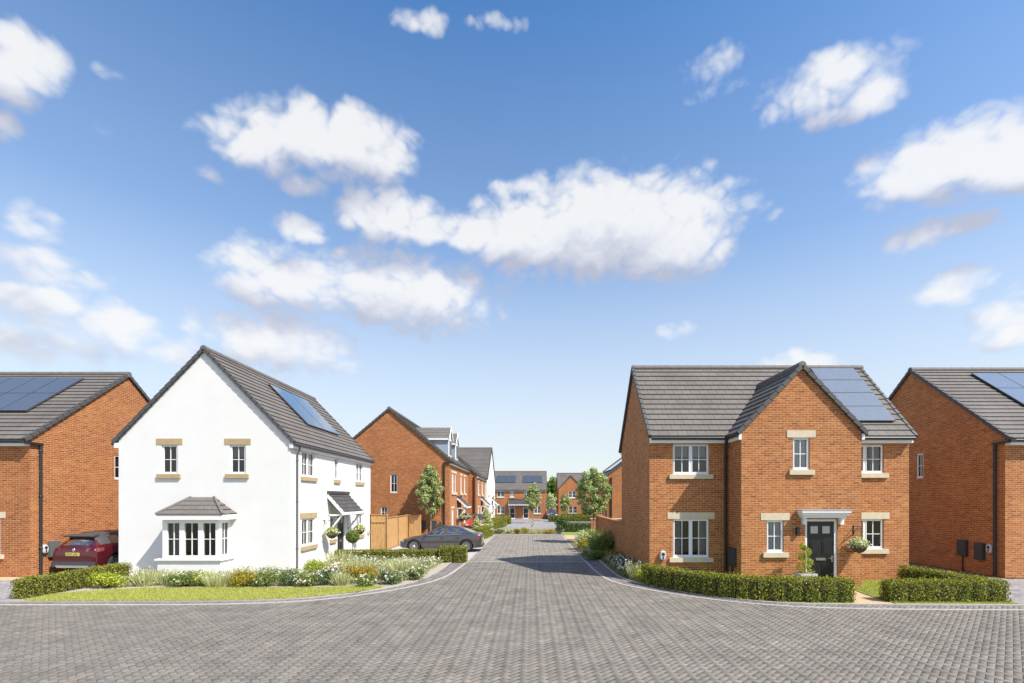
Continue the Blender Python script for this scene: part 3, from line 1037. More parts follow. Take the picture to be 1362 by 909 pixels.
# ---- the brick house with the projecting gable
def right_brick_house():
    x0, x1, y0, y1, ze, zr, ov = 4.17, 13.28, 16.9, 22.06, 5.05, 8.17, .25
    h = thing('brick_house', 'orange brick house with a projecting front gable and black panelled door', 'house', (8.9, 15.8, 0))
    F = front(x0, y0)
    fw = [(.82, 2.09, 3.74, 4.81), (.82, 2.09, .82, 2.18), (6.95, 8.23, 3.78, 4.79), (6.95, 8.23, 1.12, 2.18)]
    shell_x(h, x0, x1, y0, y1, ze, zr, ov, 'brick', fw)
    for i, w in enumerate(fw):
        window(h, F, *w, lintel=i in (1, 3), inside=('blind', 'curtain', 'curtain', None)[i], stone='stone_pale')
    gx0, gx1, gy = 6.91, 10.86, 15.8
    gov, gzr = .14, 7.27
    G = front(gx0, gy)
    gw = [(1.69, 2.25, 3.83, 4.905), (.83, 1.4, 1.12, 2.19)]
    dh = (2.1, 3.15, .15, 2.22)
    xc = (gx0 + gx1) / 2
    kk = (gzr - ze) / (xc - gx0 + gov)
    za = ze + gov * kk - .05
    mb = MB()
    wall(mb, G, gx1 - gx0, 0, 5.0, gw + [dh])
    gable_poly(mb, G, gx1 - gx0, 5.0, za, gzr - .06)
    wall(mb, west(gx0, gy), y0 - gy, 0, 5.05)
    wall(mb, east(gx1, gy), y0 - gy, 0, 5.05)
    mb.build('gable_wall', M['brick'], h)
    for i, w in enumerate(gw):
        window(h, G, *w, lights=1, lintel=True, inside='net', stone='stone_pale')
    door(h, G, *dh)
    # porch hood
    mb = MB()
    G.box(mb, 1.90, 3.30, 2.27, 2.35, -.25, -.003)
    G.box(mb, 1.85, 3.35, 2.35, 2.44, -.30, -.003)
    G.box(mb, 1.81, 3.39, 2.44, 2.50, -.35, -.003)
    G.box(mb, 1.96, 2.08, 2.05, 2.27, -.14, -.003)
    G.box(mb, 3.17, 3.29, 2.05, 2.27, -.14, -.003)
    ca = mb.build('door_canopy', M['fascia'], h)
    mb = MB()
    G.box(mb, 1.80, 3.40, 2.501, 2.53, -.36, -.003)
    mb.build('canopy_top', M['lead'], ca)
    mb = MB()
    G.box(mb, 1.78, 1.88, 1.72, 1.95, -.11, -.003)
    mb.build('wall_lamp', M['black'], h)
    mb = MB()
    p = G.at
    mb.tube([p(3.68, 1.98, 0), p(3.68, 1.98, -.33)], .012, 6)
    mb.tube([p(3.68, 1.72, -.0), p(3.68, 1.85, -.1), p(3.68, 1.96, -.24)], .012, 6)
    mb.tube([p(3.68, 2.02, -.01), p(3.68, 1.7, -.01)], .016, 6)
    mb.build('basket_bracket', M['black'], h)
    gable_roof(h, 'x', x0 - .08, x1 + .08, y0 - ov, y1 + ov, ze, zr)
    gable_roof(h, 'y', gy - .08, 18.75, gx0 - gov, gx1 + gov, ze, gzr, ends=(True, False), tile='tile', name='gable_roof')
    eave(h, (x0, y0 - ov, ze), (gx0 - gov + .05, y0 - ov, ze), (0, -1), ov)
    eave(h, (gx1 + gov - .05, y0 - ov, ze), (x1, y0 - ov, ze), (0, -1), ov)
    eave(h, (x0, y1 + ov, ze), (x1, y1 + ov, ze), (0, 1), ov)
    eave(h, (gx0 - gov, gy - .03, ze), (gx0 - gov, y0 - ov + .05, ze), (-1, 0), gov)
    eave(h, (gx1 + gov, gy - .03, ze), (gx1 + gov, y0 - ov + .05, ze), (1, 0), gov)
    downpipe(h, [(gx0 - gov - .01, y0 - ov - .01, ze - .08), (gx0 - gov - .01, y0 - ov - .01, ze - .22), (gx0 - .09, y0 - .06, ze - .5), (gx0 - .09, y0 - .06, .05)], r=.045)
    W = west(gx0, gy)
    meter_box(h, W, .36, .84, .6, 1.22)
    charger(h, F, .45, .9)
    mb = MB()
    p = F.at
    for i in range(6):
        pass
    vs = []
    for uu in (1.0, 1.72):
        for k in range(7):
            t = math.pi / 2 * k / 6
            vs.append(p(uu, .42 * math.cos(t), -.3 * math.sin(t)))
        vs.append(p(uu, 0, 0))
    fs = [(k, k + 1, 9 + k - 1 + 0, 8 + k) for k in range(6)]
    fs = [(k, k + 1, 8 + k + 1, 8 + k) for k in range(6)] + [tuple(range(8)), tuple(range(8, 16))]
    mb.raw(vs, fs)
    mb.build('gas_box', M['slot'], h)
    k = zr - ze
    hy = (y0 + y1) / 2 - (y0 - ov)
    L = math.hypot(k, hy)

    def PS(i, j):
        s = .169 + j / L
        return V((11.2 + i, y0 - ov + hy * s, ze + k * s))
    solar(h, PS, 1, 4, 1.74, .835, 'solar_pale')


# ---- brick house at the right edge
def edge_brick_house():
    x0, x1, y0, y1, ze, zr, ov = 17.25, 27.0, 17.5, 26.1, 5.05, 8.72, .25
    h = thing('brick_house', 'brick house at the right edge with a shaded gable wall and two meter boxes', 'house', (22, 17.5, 0))
    W, F = west(x0, y0), front(x0, y0)
    ww = [(3.65, 4.06, 3.8, 4.9)]
    fw = [(2.2, 3.45, 3.72, 4.78), (2.2, 3.45, .82, 2.18), (6.0, 7.25, 3.72, 4.78), (6.0, 7.25, .82, 2.18)]
    shell_x(h, x0, x1, y0, y1, ze, zr, ov, 'brick', fw, ww)
    for w in fw:
        window(h, F, *w, lintel=w[3] < 3, stone='stone_pale')
    window(h, W, *ww[0], lights=1, sill=False, inside='blind')
    gable_roof(h, 'x', x0 - .08, x1 + .08, y0 - ov, y1 + ov, ze, zr)
    eave(h, (x0, y0 - ov, ze), (x1, y0 - ov, ze), (0, -1), ov)
    eave(h, (x0, y1 + ov, ze), (x1, y1 + ov, ze), (0, 1), ov)
    mb = MB()
    mb.bar((x0 + .1, y0 - ov - .01, ze - .07), (x0 - .09, y0 - ov - .01, ze - .07), .1, .1)
    mb.bar((x0 - .07, y0 - ov, ze - .09), (x0 - .07, y0 + .4, ze - .12), .09, .09)
    mb.build('gutter_return', M['black'], h)
    downpipe(h, [(x0 - .06, y0 + .33, ze - .12), (x0 - .06, y0 + .33, .05)], r=.05)
    meter_box(h, W, 1.47, 1.87, .62, 1.26)
    meter_box(h, W, .75, 1.12, .55, 1.2, pipe=False)
    charger(h, W, .52, 1.02)
    k = zr - ze
    hy = 21.8 - (y0 - ov)
    L = math.hypot(k, hy)

    def PS(i, j):
        s = .393 + j / L
        return V((19.48 + i, y0 - ov + hy * s, ze + k * s))
    solar(h, PS, 4, 2, 1.19, 1.49, 'solar_pale')


def dormer(root, xf, y0, y1, zw, ze, zr, xb):
    """gabled dormer facing +X: ridge along X"""
    yc = (y0 + y1) / 2
    mb = MB()
    mb.poly([(xf, y0, zw), (xf, y1, zw), (xf, y1, ze), (xf, yc, zr - .03), (xf, y0, ze)])
    d = mb.build('dormer', M['fascia'], root)
    for y in (y0, y1):
        mb = MB()
        mb.poly([(xf, y, zw), (xf, y, ze), (xb, y, ze), (xb, y, zw)])
        mb.build('cheek', M['lead'], d)
    mb = MB()
    for s in (-1, 1):
        e = yc + s * ((y1 - y0) / 2 + .14)
        n = 4
        for i in range(n):
            t0, t1 = i / n, (i + 1) / n
            a, b = e + (yc - e) * t0, e + (yc - e) * t1
            za, zb = ze - .02 + (zr - ze) * t0, ze - .02 + (zr - ze) * t1
            mb.poly([(xb, a, za + .04), (xf + .1, a, za + .04), (xf + .1, b, zb + .01), (xb, b, zb + .01)], uv=[(xb, i * .3), (xf, i * .3), (xf, i * .3 + .29), (xb, i * .3 + .29)])
            mb.poly([(xb, a, za - .01), (xf + .1, a, za - .01), (xf + .1, a, za + .04), (xb, a, za + .04)])
    mb.build('dormer_roof', M['tile'], d)
    mb = MB()
    for s in (-1, 1):
        e = yc + s * ((y1 - y0) / 2 + .14)
        mb.bar((xf + .1, e, ze - .04), (xf + .1, yc, zr - .04), .04, .16)
        mb.bar((xb, e + s * -.02, ze - .06), (xf + .1, e + s * -.02, ze - .06), .06, .12)
    mb.build('bargeboard', M['fascia'], d)
    E = east(xf, y0)
    mb = MB()
    E.box(mb, .15, (y1 - y0) - .15, zw + .45, ze - .05, -.03, .0)
    w = mb.build('dormer_window', M['upvc'], d)
    mb = MB()
    E.quad(mb, .21, (y1 - y0) / 2 - .04, zw + .52, ze - .12, -.034)
    E.quad(mb, (y1 - y0) / 2 + .04, (y1 - y0) - .21, zw + .52, ze - .12, -.034)
    mb.build('dormer_pane', M['dark_in'], w)


def dormer_house():
    x0, x1, y0, y1, ze, zr, ov = -13.85, -5.57, 33.0, 42.9, 5.45, 9.1, .2
    h = thing('brick_house', 'orange brick house with two white roof dormers facing the side road', 'house', (-9.7, 33, 0))
    F, E = front(x0, y0), east(x1, y0)
    fw = [(4.2, 4.72, 3.3, 4.6), (3.55, 4.05, 1.6, 2.35)]
    ew = [(1.0, 1.9, 3.35, 4.75), (2.3, 2.9, 3.35, 4.75), (5.2, 6.0, 3.35, 4.75), (7.3, 8.1, 3.35, 4.75), (.9, 1.9, .9, 2.2), (7.2, 8.2, .9, 2.2)]
    dh = (3.9, 4.9, .12, 2.2)
    shell_y(h, x0, x1, y0, y1, ze, zr, ov, 'brick_red', fw, (), ew + [dh])
    for w in fw:
        window(h, F, *w, lights=1, sill=False, inside='blind')
    for i, w in enumerate(ew):
        window(h, E, *w, lights=2, lintel=True, lh=.15, inside='net', stone='stone_pale')
    door(h, E, *dh)
    gable_roof(h, 'y', y0 - .08, y1 + .08, x0 - ov, x1 + ov, ze, zr)
    eave(h, (x1 + ov, y0, ze), (x1 + ov, y1, ze), (1, 0), ov)
    eave(h, (x0 - ov, y0, ze), (x0 - ov, y1, ze), (-1, 0), ov)
    mb = MB()
    mb.bar((x1 + ov, y0 - .05, ze - .07), (x1 - .42, y0 - .05, ze - .1), .09, .1)
    mb.build('gutter_return', M['black'], h)
    downpipe(h, [(x1 - .36, y0 - .06, ze - .12), (x1 - .36, y0 - .06, .05)], r=.06)
    meter_box(h, F, 7.15 - .9, 6.65, .75, 1.4, pipe=False)
    meter_box(h, F, 6.95, 7.4, .75, 1.4, pipe=False)
    charger(h, F, 7.68, 1.2, mat='mgrey')
    canopy(h, E, 3.2, 5.4, 3.0, 2.3, .8)
    dormer(h, -6.0, 35.1, 36.4, 5.6, 7.3, 8.2, -9.0)
    dormer(h, -6.0, 38.3, 39.6, 5.6, 7.3, 8.2, -9.0)


def stepped_brick_house():
    x0, x1, y0, y1, ze, zr, ov = -12.9, -4.84, 43.0, 50.8, 5.0, 8.3, .18
    h = thing('brick_house', 'narrow seeming brick house between the dormer house and the far white house', 'house', (-8.9, 43, 0))
    E = east(x1, y0)
    ew = [(1.2, 2.3, 3.3, 4.5), (4.6, 5.8, 3.3, 4.5), (1.2, 2.3, .9, 2.1)]
    dh = (4.0, 5.0, .12, 2.2)
    shell_y(h, x0, x1, y0, y1, ze, zr, ov, 'brick_red', (), (), ew + [dh])
    for w in ew:
        window(h, E, *w, lights=2, lintel=True, lh=.15, inside='net', stone='stone_pale')
    door(h, E, *dh)
    gable_roof(h, 'y', y0 - .08, y1 + .08, x0 - ov, x1 + ov, ze, zr)
    eave(h, (x1 + ov, y0, ze), (x1 + ov, y1, ze), (1, 0), ov)
    downpipe(h, [(x1 - .2, y0 - .06, ze - .1), (x1 - .2, y0 - .06, .05)], r=.07)
    canopy(h, E, 3.4, 5.5, 3.0, 2.3, .8)


def far_white_house():
    x0, x1, y0, y1, ze, zr, ov = -13.5, -4.63, 51.2, 62.0, 5.0, 8.85, .2
    h = thing('white_house', 'white rendered house far down the side road showing a broad grey roof slope', 'house', (-9, 51.2, 0))
    E = east(x1, y0)
    ew = [(1.2, 2.3, 3.3, 4.5), (8.0, 9.1, 3.3, 4.5), (1.2, 2.3, .9, 2.1), (8.4, 9.6, .9, 2.1)]
    dh = (6.2, 7.2, .1, 2.15)
    shell_x(h, x0, x1, y0, y1, ze, zr, ov, 'white_render', (), (), ew + [dh], z0=-.3)
    for w in ew:
        window(h, E, *w, lights=2, inside=None)
    door(h, E, *dh)
    gable_roof(h, 'x', x0 - .08, x1 + .08, y0 - ov, y1 + ov, ze, zr)
    eave(h, (x0, y0 - ov, ze), (x1, y0 - ov, ze), (0, -1), ov)
    canopy(h, E, 5.6, 7.8, 2.95, 2.25, .75)


ZF = -.4


def semi_pair():
    x0, x1, y0, y1, ze, zr, ov = -6.56, 2.65, 80.7, 88.0, 4.42, 7.7, .2
    h = thing('brick_house', 'pair of brick semi-detached homes facing down the road under dark solar panels', 'house', (-2, 80.7, ZF))
    F = front(x0, y0)
    c = (x1 - x0) / 2
    up = [(.95, 2.1, 3.2, 4.22), (3.1, 3.75, 3.2, 4.22)]
    lo = [(.95, 2.1, .45, 1.7)]
    mir = lambda r: (2 * c - r[1], 2 * c - r[0], r[2], r[3])
    ws = up + lo + [mir(r) for r in up + lo]
    d1 = (3.02, 3.92, ZF + .1, 1.75)
    ds = [d1, mir(d1)]
    shell_x(h, x0, x1, y0, y1, ze, zr, ov, 'brick_red', ws + ds, z0=ZF)
    for w in ws:
        window(h, F, *w, lights=2, inside=None, stone='stone_pale')
    for d in ds:
        door(h, F, *d)
    gable_roof(h, 'x', x0 - .08, x1 + .08, y0 - ov, y1 + ov, ze, zr)
    eave(h, (x0, y0 - ov, ze), (x1, y0 - ov, ze), (0, -1), ov)
    canopy(h, F, 2.8, 2 * c - 2.8, 2.75, 1.95, .95)
    k = zr - ze
    hy = (y0 + y1) / 2 - (y0 - ov)
    L = math.hypot(k, hy)
    for off in (.7, 2 * c - .7 - 3.3):
        def PS(i, j):
            s = .36 + j / L
            return V((x0 + off + i, y0 - ov + hy * s, ze + k * s))
        solar(h, PS, 2, 1, 1.65, 1.9)


def far_gable_house():
    x0, x1, y0, y1, ze, zr, ov = 4.75, 14.0, 84.0, 89.4, 4.55, 7.5, .2
    h = thing('brick_house', 'small distant brick house with a front gable behind the young roadside trees', 'house', (9, 83, ZF))
    F = front(x0, y0)
    fw = [(7.0, 8.2, 3.2, 4.3), (7.0, 8.2, .5, 1.7), (4.9, 5.8, ZF + .1, 1.75)]
    shell_x(h, x0, x1, y0, y1, ze, zr, ov, 'brick_red', fw, z0=ZF)
    for w in fw[:2]:
        window(h, F, *w, inside=None, stone='stone_pale')
    door(h, F, *fw[2])
    gx0, gx1, gy = 4.78, 9.05, 82.9
    G = front(gx0, gy)
    gw = [(1.75, 2.95, 3.1, 4.25), (1.75, 3.2, .4, 1.6)]
    mb = MB()
    wall(mb, G, gx1 - gx0, ZF, 4.5, gw)
    gable_poly(mb, G, gx1 - gx0, 4.5, 4.62, 6.85)
    wall(mb, west(gx0, gy), y0 - gy, ZF, 4.55)
    wall(mb, east(gx1, gy), y0 - gy, ZF, 4.55)
    mb.build('gable_wall', M['brick_red'], h)
    for w in gw:
        window(h, G, *w, inside=None, stone='stone_pale')
    gable_roof(h, 'x', x0 - .08, x1 + .08, y0 - ov, y1 + ov, ze, zr)
    gable_roof(h, 'y', gy - .08, 86.3, gx0 - .14, gx1 + .14, ze, 6.9, ends=(True, False), name='gable_roof')
    eave(h, (gx1 + .1, y0 - ov, ze), (x1, y0 - ov, ze), (0, -1), ov)
    k = zr - ze
    hy = (y0 + y1) / 2 - (y0 - ov)
    L = math.hypot(k, hy)

    def PS(i, j):
        s = .5 + j / L
        return V((9.2 + i, y0 - ov + hy * s, ze + k * s))
    solar(h, PS, 2, 1, 1.1, 1.6)


def side_gable_house():
    x0, x1, y0, y1, ze, zr, ov = 7.1, 15.0, 44.6, 55.0, 5.0, 8.1, .2
    h = thing('brick_house', 'brick house behind the garden wall with solar panels on its steep side roof', 'house', (11, 44.6, 0))
    F, Wf = front(x0, y0), west(x0, y0)
    ww = [(1.5, 2.8, .7, 2.2), (6.2, 7.4, 3.2, 4.4), (7.6, 8.9, .7, 2.2)]
    dh = (4.6, 5.6, .1, 2.15)
    shell_y(h, x0, x1, y0, y1, ze, zr, ov, 'brick_red', (), ww + [dh], ())
    for w in ww:
        window(h, Wf, *w, inside=None, stone='stone_pale')
    door(h, Wf, *dh)
    gable_roof(h, 'y', y0 - .08, y1 + .08, x0 - ov, x1 + ov, ze, zr)
    eave(h, (x0 - ov, y0, ze), (x0 - ov, y1, ze), (-1, 0), ov)
    downpipe(h, [(x0 + .35, y0 - .08, ze - .1), (x0 + .35, y0 - .08, .05)], r=.07)
    xc = (x0 + x1) / 2
    k = zr - ze
    hx = xc - (x0 - ov)
    L = math.hypot(k, hx)

    def PS(i, j):
        s = .2 + j / L
        return V((x0 - ov + hx * s, 46.0 + i, ze + k * s))
    solar(h, PS, 4, 2, 1.1, 1.7, 'solar_blue')


white_corner_house()
left_brick_house()
right_brick_house()
edge_brick_house()
dormer_house()
stepped_brick_house()
far_white_house()
semi_pair()
far_gable_house()
side_gable_house()


# ---- garden wall and fence
def garden_wall():
    h = thing('garden_wall', 'long brick garden wall running back from the gabled house along the bed', 'wall', (4.27, 26, 0))
    mb = MB()
    mb.box(4.17, 4.39, 22.07, 30.0, 0, 1.76)
    mb.box(4.10, 4.46, 30.0, 30.36, 0, 1.82)
    mb.build('brickwork', M['brick'], h)
    mb = MB()
    mb.box(4.14, 4.42, 22.07, 30.0, 1.762, 1.83)
    mb.box(4.06, 4.50, 29.96, 30.40, 1.822, 1.90)
    mb.build('coping', M['brick'], h)
    h2 = thing('garden_wall', 'low dark brick wall end standing behind the pale roadside tree trunk', 'wall', (4.6, 34, 0))
    mb = MB()
    mb.box(4.25, 7.0, 34.0, 34.22, 0, 1.45)
    mb.build('brickwork', M['brick_red'], h2)
    mb = MB()
    mb.box(4.22, 7.03, 33.97, 34.25, 1.452, 1.52)
    mb.build('coping', M['stone_pale'], h2)


garden_wall()


def fence_run(root, p, q, z1, slope=0.0):
    p, q = V(p), V(q)
    d = (q - p)
    L = d.length
    d.normalize()
    n = V((-d.y, d.x, 0))
    k = max(2, round(L / .105))
    mb = MB()
    for i in range(k):
        a, b = p + d * (L * i / k + .004), p + d * (L * (i + 1) / k - .002)
        off = n * (.012 if i % 2 else 0)
        za = z1 + RNG.uniform(-.008, .008)
        w = n * .02
        mb.hexa([a + off, b + off, b + off + w, a + off + w, a + off + ZUP * za, b + off + ZUP * za, b + off + w + ZUP * za, a + off + w + ZUP * za])
    mb.build('boards', M['timber'], root)
    mb = MB()
    for z in (.3, z1 / 2, z1 - .25):
        mb.bar(p + n * .05 + ZUP * z, q + n * .05 + ZUP * z, .05, .08)
    mb.build('rail', M['timber'], root)
    m = max(1, round(L / 1.8))
    for i in range(m + 1):
        c = p + d * (L * i / m) + n * .05
        mb = MB()
        mb.box(c.x - .05, c.x + .05, c.y - .05, c.y + .05, 0, z1 + .05)
        mb.build('post', M['timber'], root)
    mb = MB()
    mb.bar(p + ZUP * (z1 + .015), q + ZUP * (z1 + .015), .07, .03)
    mb.build('capping', M['timber'], root)


g = thing('timber_gate', 'tall boarded timber gate closing the gap beside the white house', 'gate', (-8.7, 27.5, 0))
fence_run(g, (-9.19, 27.5, 0), (-8.24, 27.5, 0), 1.98)
mb = MB()
mb.box(-9.1, -8.3, 27.46, 27.49, 1.55, 1.70)
mb.build('ledge', M['timber'], g)
g = thing('timber_fence', 'long orange timber fence running back from the gate beside the grey car', 'fence', (-8.2, 29.5, 0))
fence_run(g, (-8.2, 27.6, 0), (-8.2, 31.9, 0), 1.8)
g = thing('timber_fence', 'short timber fence panel facing the road behind the grey car bonnet', 'fence', (-7.9, 32, 0))
fence_run(g, (-8.15, 31.95, 0), (-7.35, 31.95, 0), 1.8)

# ------------------------------------------------------------------ ground
LLINE = [(-26, 13.07), (-14.42, 13.07), (-10.34, 13.07), (-8.2, 13.15), (-6.41, 13.5), (-5.48, 14.1), (-4.5, 15.0), (-3.75, 16.07), (-3.3, 17.1), (-3.08, 18.34), (-2.97, 20.25), (-2.93, 21.94), (-2.92, 26.11), (-2.92, 38.4)]
LOUT = [(-26, 13.45), (-13.79, 13.45), (-10.64, 13.45), (-8.4, 13.52), (-6.58, 13.86), (-5.3, 14.75), (-4.35, 15.9), (-3.85, 17.2), (-3.66, 19.2), (-3.6, 22.0)]
LBACK = [(-14.35, 14.4), (-13.85, 14.8), (-12.44, 15.42), (-7.41, 15.49), (-5.6, 15.7), (-4.9, 15.75), (-4.7, 15.55)]
RLINE = [(26, 12.5), (12.77, 12.47), (9.29, 12.54), (7.08, 12.8), (5.38, 13.55), (4.06, 14.8), (3.1, 16.1), (2.75, 17.07), (2.6, 18.62), (2.54, 21.19), (2.5, 25.25), (2.48, 38.4)]
ROUT = [(26, 12.98), (13.3, 13.0), (9.68, 13.07), (7.28, 13.17), (6.04, 13.6), (4.95, 14.5), (4.15, 15.6), (3.55, 16.7), (3.25, 17.8), (3.2, 19.82), (3.22, 22.6)]


def gz(y):
    return 0.0 if y < 42 else max(-.4, -.4 * (y - 42) / 36)


def sheet(name, pts, z, mat, kind='structure', drop=.0):
    mb = MB()
    mb.poly([(x, y, z + gz(y)) for x, y in pts])
    o = mb.build(name, M[mat])
    return tag(o, kind=kind)


def inside(poly, P):
    poly = np.array(poly)
    x, y = P[:, 0], P[:, 1]
    r = np.zeros(len(P), bool)
    j = len(poly) - 1
    for i in range(len(poly)):
        xi, yi = poly[i]
        xj, yj = poly[j]
        c = ((yi > y) != (yj > y)) & (x < (xj - xi) * (y - yi) / (yj - yi + 1e-12) + xi)
        r ^= c
        j = i
    return r


def grid_ground():
    mb = MB()
    ys = [-60, 42, 60, 78, 120, 900]
    for a, b in zip(ys, ys[1:]):
        mb.poly([(-900, a, -.05 + gz(a)), (900, a, -.05 + gz(a)), (900, b, -.05 + gz(b)), (-900, b, -.05 + gz(b))])
    tag(mb.build('ground', M['far_ground']), kind='structure')


grid_ground()
ROAD = LLINE + RLINE[::-1] + [(26, -2), (-26, -2)]
sheet('road_bed', LOUT[:1] + LOUT + [(-3.6, 38.4), (3.2, 38.4)] + ROUT[::-1] + [(26, -2), (-26, -2)], -.012, 'joint')


def herringbone():
    c45 = math.sqrt(.5)
    U = .108
    n = 450
    ii, jj = np.meshgrid(np.arange(-n, n), np.arange(-n, n), indexing='ij')
    ii, jj = ii.ravel(), jj.ravel()
    k = (ii - jj) % 4
    for sel, w, h in ((0, 2, 1), (3, 1, 2)):
        m = k == sel
        a, b = ii[m] * U, jj[m] * U
        cx, cy = a + w * U / 2, b + h * U / 2
        X, Y = (cx - cy) * c45, (cx + cy) * c45 + 18
        ok = (X > -26) & (X < 26) & (Y > 1) & (Y < 38.4)
        yield a[ok], b[ok], w * U, h * U, np.stack([X[ok], Y[ok]], 1)


def pave():
    c45 = math.sqrt(.5)
    outs = {'paver': [], 'pale': [], 'strip': []}
    wide = LOUT + [(-3.6, 22.02), (-2.93, 22.02), (-2.92, 38.4), (2.48, 38.4), (2.5, 22.62)] + ROUT[::-1] + [(26, -2), (-26, -2)]
    for a, b, w, h, P in herringbone():
        inr = inside(ROAD, P)
        ino = inside(wide, P) & ~inr
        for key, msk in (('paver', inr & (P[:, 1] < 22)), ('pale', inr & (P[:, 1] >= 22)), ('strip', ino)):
            A, B = a[msk], b[msk]
            n = len(A)
            g = .003
            ch = .005
            tilt = RNG.normal(0, .0012, (n, 4))
            base = RNG.normal(0, .0007, n)

            def ring(ins, z):
                q = np.zeros((n, 4, 3))
                for c, (fx, fy) in enumerate(((0, 0), (1, 0), (1, 1), (0, 1))):
                    px = A + (ins if fx == 0 else w - ins)
                    py = B + (ins if fy == 0 else h - ins)
                    q[:, c, 0] = (px - py) * c45
                    q[:, c, 1] = (px + py) * c45 + 18
                    q[:, c, 2] = z + (tilt[:, c] + base if z > -.005 else 0)
                return q
            outs[key].append((ring(g + ch, 0.0), ring(g, -.011)))
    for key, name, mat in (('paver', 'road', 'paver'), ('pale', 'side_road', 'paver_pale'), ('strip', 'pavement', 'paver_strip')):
        top = np.concatenate([t for t, _ in outs[key]])
        bot = np.concatenate([b for _, b in outs[key]])
        n = len(top)
        near = np.ones(n, bool)
        V8 = np.concatenate([top, bot], 1)           # n,8,3
        me = bpy.data.meshes.new(name)
        me.vertices.add(n * 8)
        me.vertices.foreach_set('co', V8.reshape(-1, 3).ravel())
        pat = np.array([[0, 1, 2, 3], [4, 5, 1, 0], [5, 6, 2, 1], [6, 7, 3, 2], [7, 4, 0, 3]])
        idx = (np.arange(n)[:, None, None] * 8 + pat[None]).reshape(-1)
        me.loops.add(len(idx))
        me.loops.foreach_set('vertex_index', idx)
        me.polygons.add(n * 5)
        me.polygons.foreach_set('loop_start', np.arange(n * 5) * 4)
        me.update(calc_edges=True)
        o = link_mesh(name, me, M[mat])
        tag(o, kind='structure')


pave()


def line_strip(name, pts, w, z, mat, h=.03):
    mb = MB()
    P = [V((x, y, 0)) for x, y in pts]
    L, Rr = [], []
    for i, p in enumerate(P):
        d = (P[min(i + 1, len(P) - 1)] - P[max(i - 1, 0)]).normalized()
        n = V((-d.y, d.x, 0))
        L.append(p + n * w / 2)
        Rr.append(p - n * w / 2)
    for i in range(len(P) - 1):
        a, b, c, d = L[i], L[i + 1], Rr[i + 1], Rr[i]
        mb.poly([(q.x, q.y, z) for q in (d, c, b, a)])
        mb.poly([(d.x, d.y, z - h), (c.x, c.y, z - h), (c.x, c.y, z), (d.x, d.y, z)])
        mb.poly([(a.x, a.y, z - h), (b.x, b.y, z - h), (b.x, b.y, z), (a.x, a.y, z)])
    return tag(mb.build(name, M[mat]), kind='structure')


def smooth_line(pts, it=2):
    for _ in range(it):
        q = [pts[0]]
        for a, b in zip(pts, pts[1:]):
            q.append((a[0] * .75 + b[0] * .25, a[1] * .75 + b[1] * .25))
            q.append((a[0] * .25 + b[0] * .75, a[1] * .25 + b[1] * .75))
        q.append(pts[-1])
        pts = q
    return pts


line_strip('kerb', smooth_line(LLINE), .11, .012, 'kerb')
line_strip('kerb', smooth_line(RLINE), .11, .012, 'kerb')
line_strip('kerb', smooth_line(LOUT), .07, .03, 'kerb', .06)
line_strip('kerb', smooth_line(ROUT), .07, .03, 'kerb', .06)
line_strip('kerb', [(-3.6, 22.0), (2.5, 22.0)], .10, .009, 'kerb')
line_strip('kerb', [(-2.95, 38.4), (2.5, 38.4)], .16, .06, 'kerb', .1)

LAWN = smooth_line(LOUT[1:6], 2)
sheet('planting_bed', smooth_line(LOUT[1:]) + [(-3.6, 22.4), (-9.3, 22.4), (-9.3, 18.6), (-15.6, 18.6), (-15.6, 17.7), (-14.3, 17.6), (-14.4, 14.2)], .012, 'gravel')
lawn_poly = [(-14.35, 13.5)] + smooth_line(LOUT[1:6], 2) + LBACK[::-1]
sheet('lawn', lawn_poly, .03, 'turf')
sheet('driveway', [(-26, 13.45), (-14.4, 13.45), (-14.6, 17.6), (-15.8, 17.7), (-15.8, 26), (-18.5, 26), (-18.5, 17.0), (-26, 17.0)], -.004, 'drive')
sheet('garden_soil', [(-26, 17.0), (-18.5, 17.0), (-18.5, 17.79), (-26, 17.79)], .0, 'tan')
sheet('driveway', [(-8.15, 22.45), (-2.93, 22.45), (-2.93, 29.0), (-7.3, 31.9), (-8.15, 31.9)], -.004, 'slab')
sheet('front_garden', [(-5.5, 29.0), (-2.93, 29.0), (-2.93, 38.4), (-3.4, 43), (-4.8, 43), (-5.5, 42.9)], .012, 'gravel')
sheet('planting_bed', [(2.56, 18.6), (3.22, 22.6), (3.2, 19.8), (3.25, 17.8), (3.55, 16.7), (4.15, 15.6), (4.95, 14.5), (5.2, 16.89), (4.17, 16.89), (4.17, 33.9), (2.5, 33.9), (2.54, 22.65), (3.2, 22.65)][1:], .012, 'soil')
sheet('front_lawn', [(5.2, 14.35), (6.1, 13.66), (7.3, 13.24), (8.85, 13.14), (9.0, 15.79), (6.91, 15.79), (6.91, 16.89), (5.2, 16.89)], .02, 'turf_green')
sheet('front_lawn', [(10.05, 14.5), (10.0, 13.12), (13.35, 13.05), (13.6, 16.89), (10.87, 16.89), (10.87, 15.79), (10.35, 15.79)], .02, 'turf_green')
sheet('path', [(8.86, 13.14), (9.98, 13.12), (10.03, 14.5), (10.33, 15.79), (9.02, 15.79)], .008, 'tan')
sheet('driveway', [(13.4, 13.02), (26, 13.02), (26, 17.4), (13.65, 17.4)], -.004, 'drive')
sheet('soil_strip', [(13.3, 16.9), (17.2, 17.41), (17.2, 26), (13.3, 26)], .0, 'soil')
sheet('planting_bed', [(-3.4, 38.5), (2.6, 38.5), (2.6, 42), (2.6, 46.5), (-3.4, 46.5), (-3.4, 42)], .03, 'soil')
sheet('path', [(2.6, 34.6), (4.6, 34.6), (4.6, 38.4), (2.6, 38.4)], .0, 'tan')
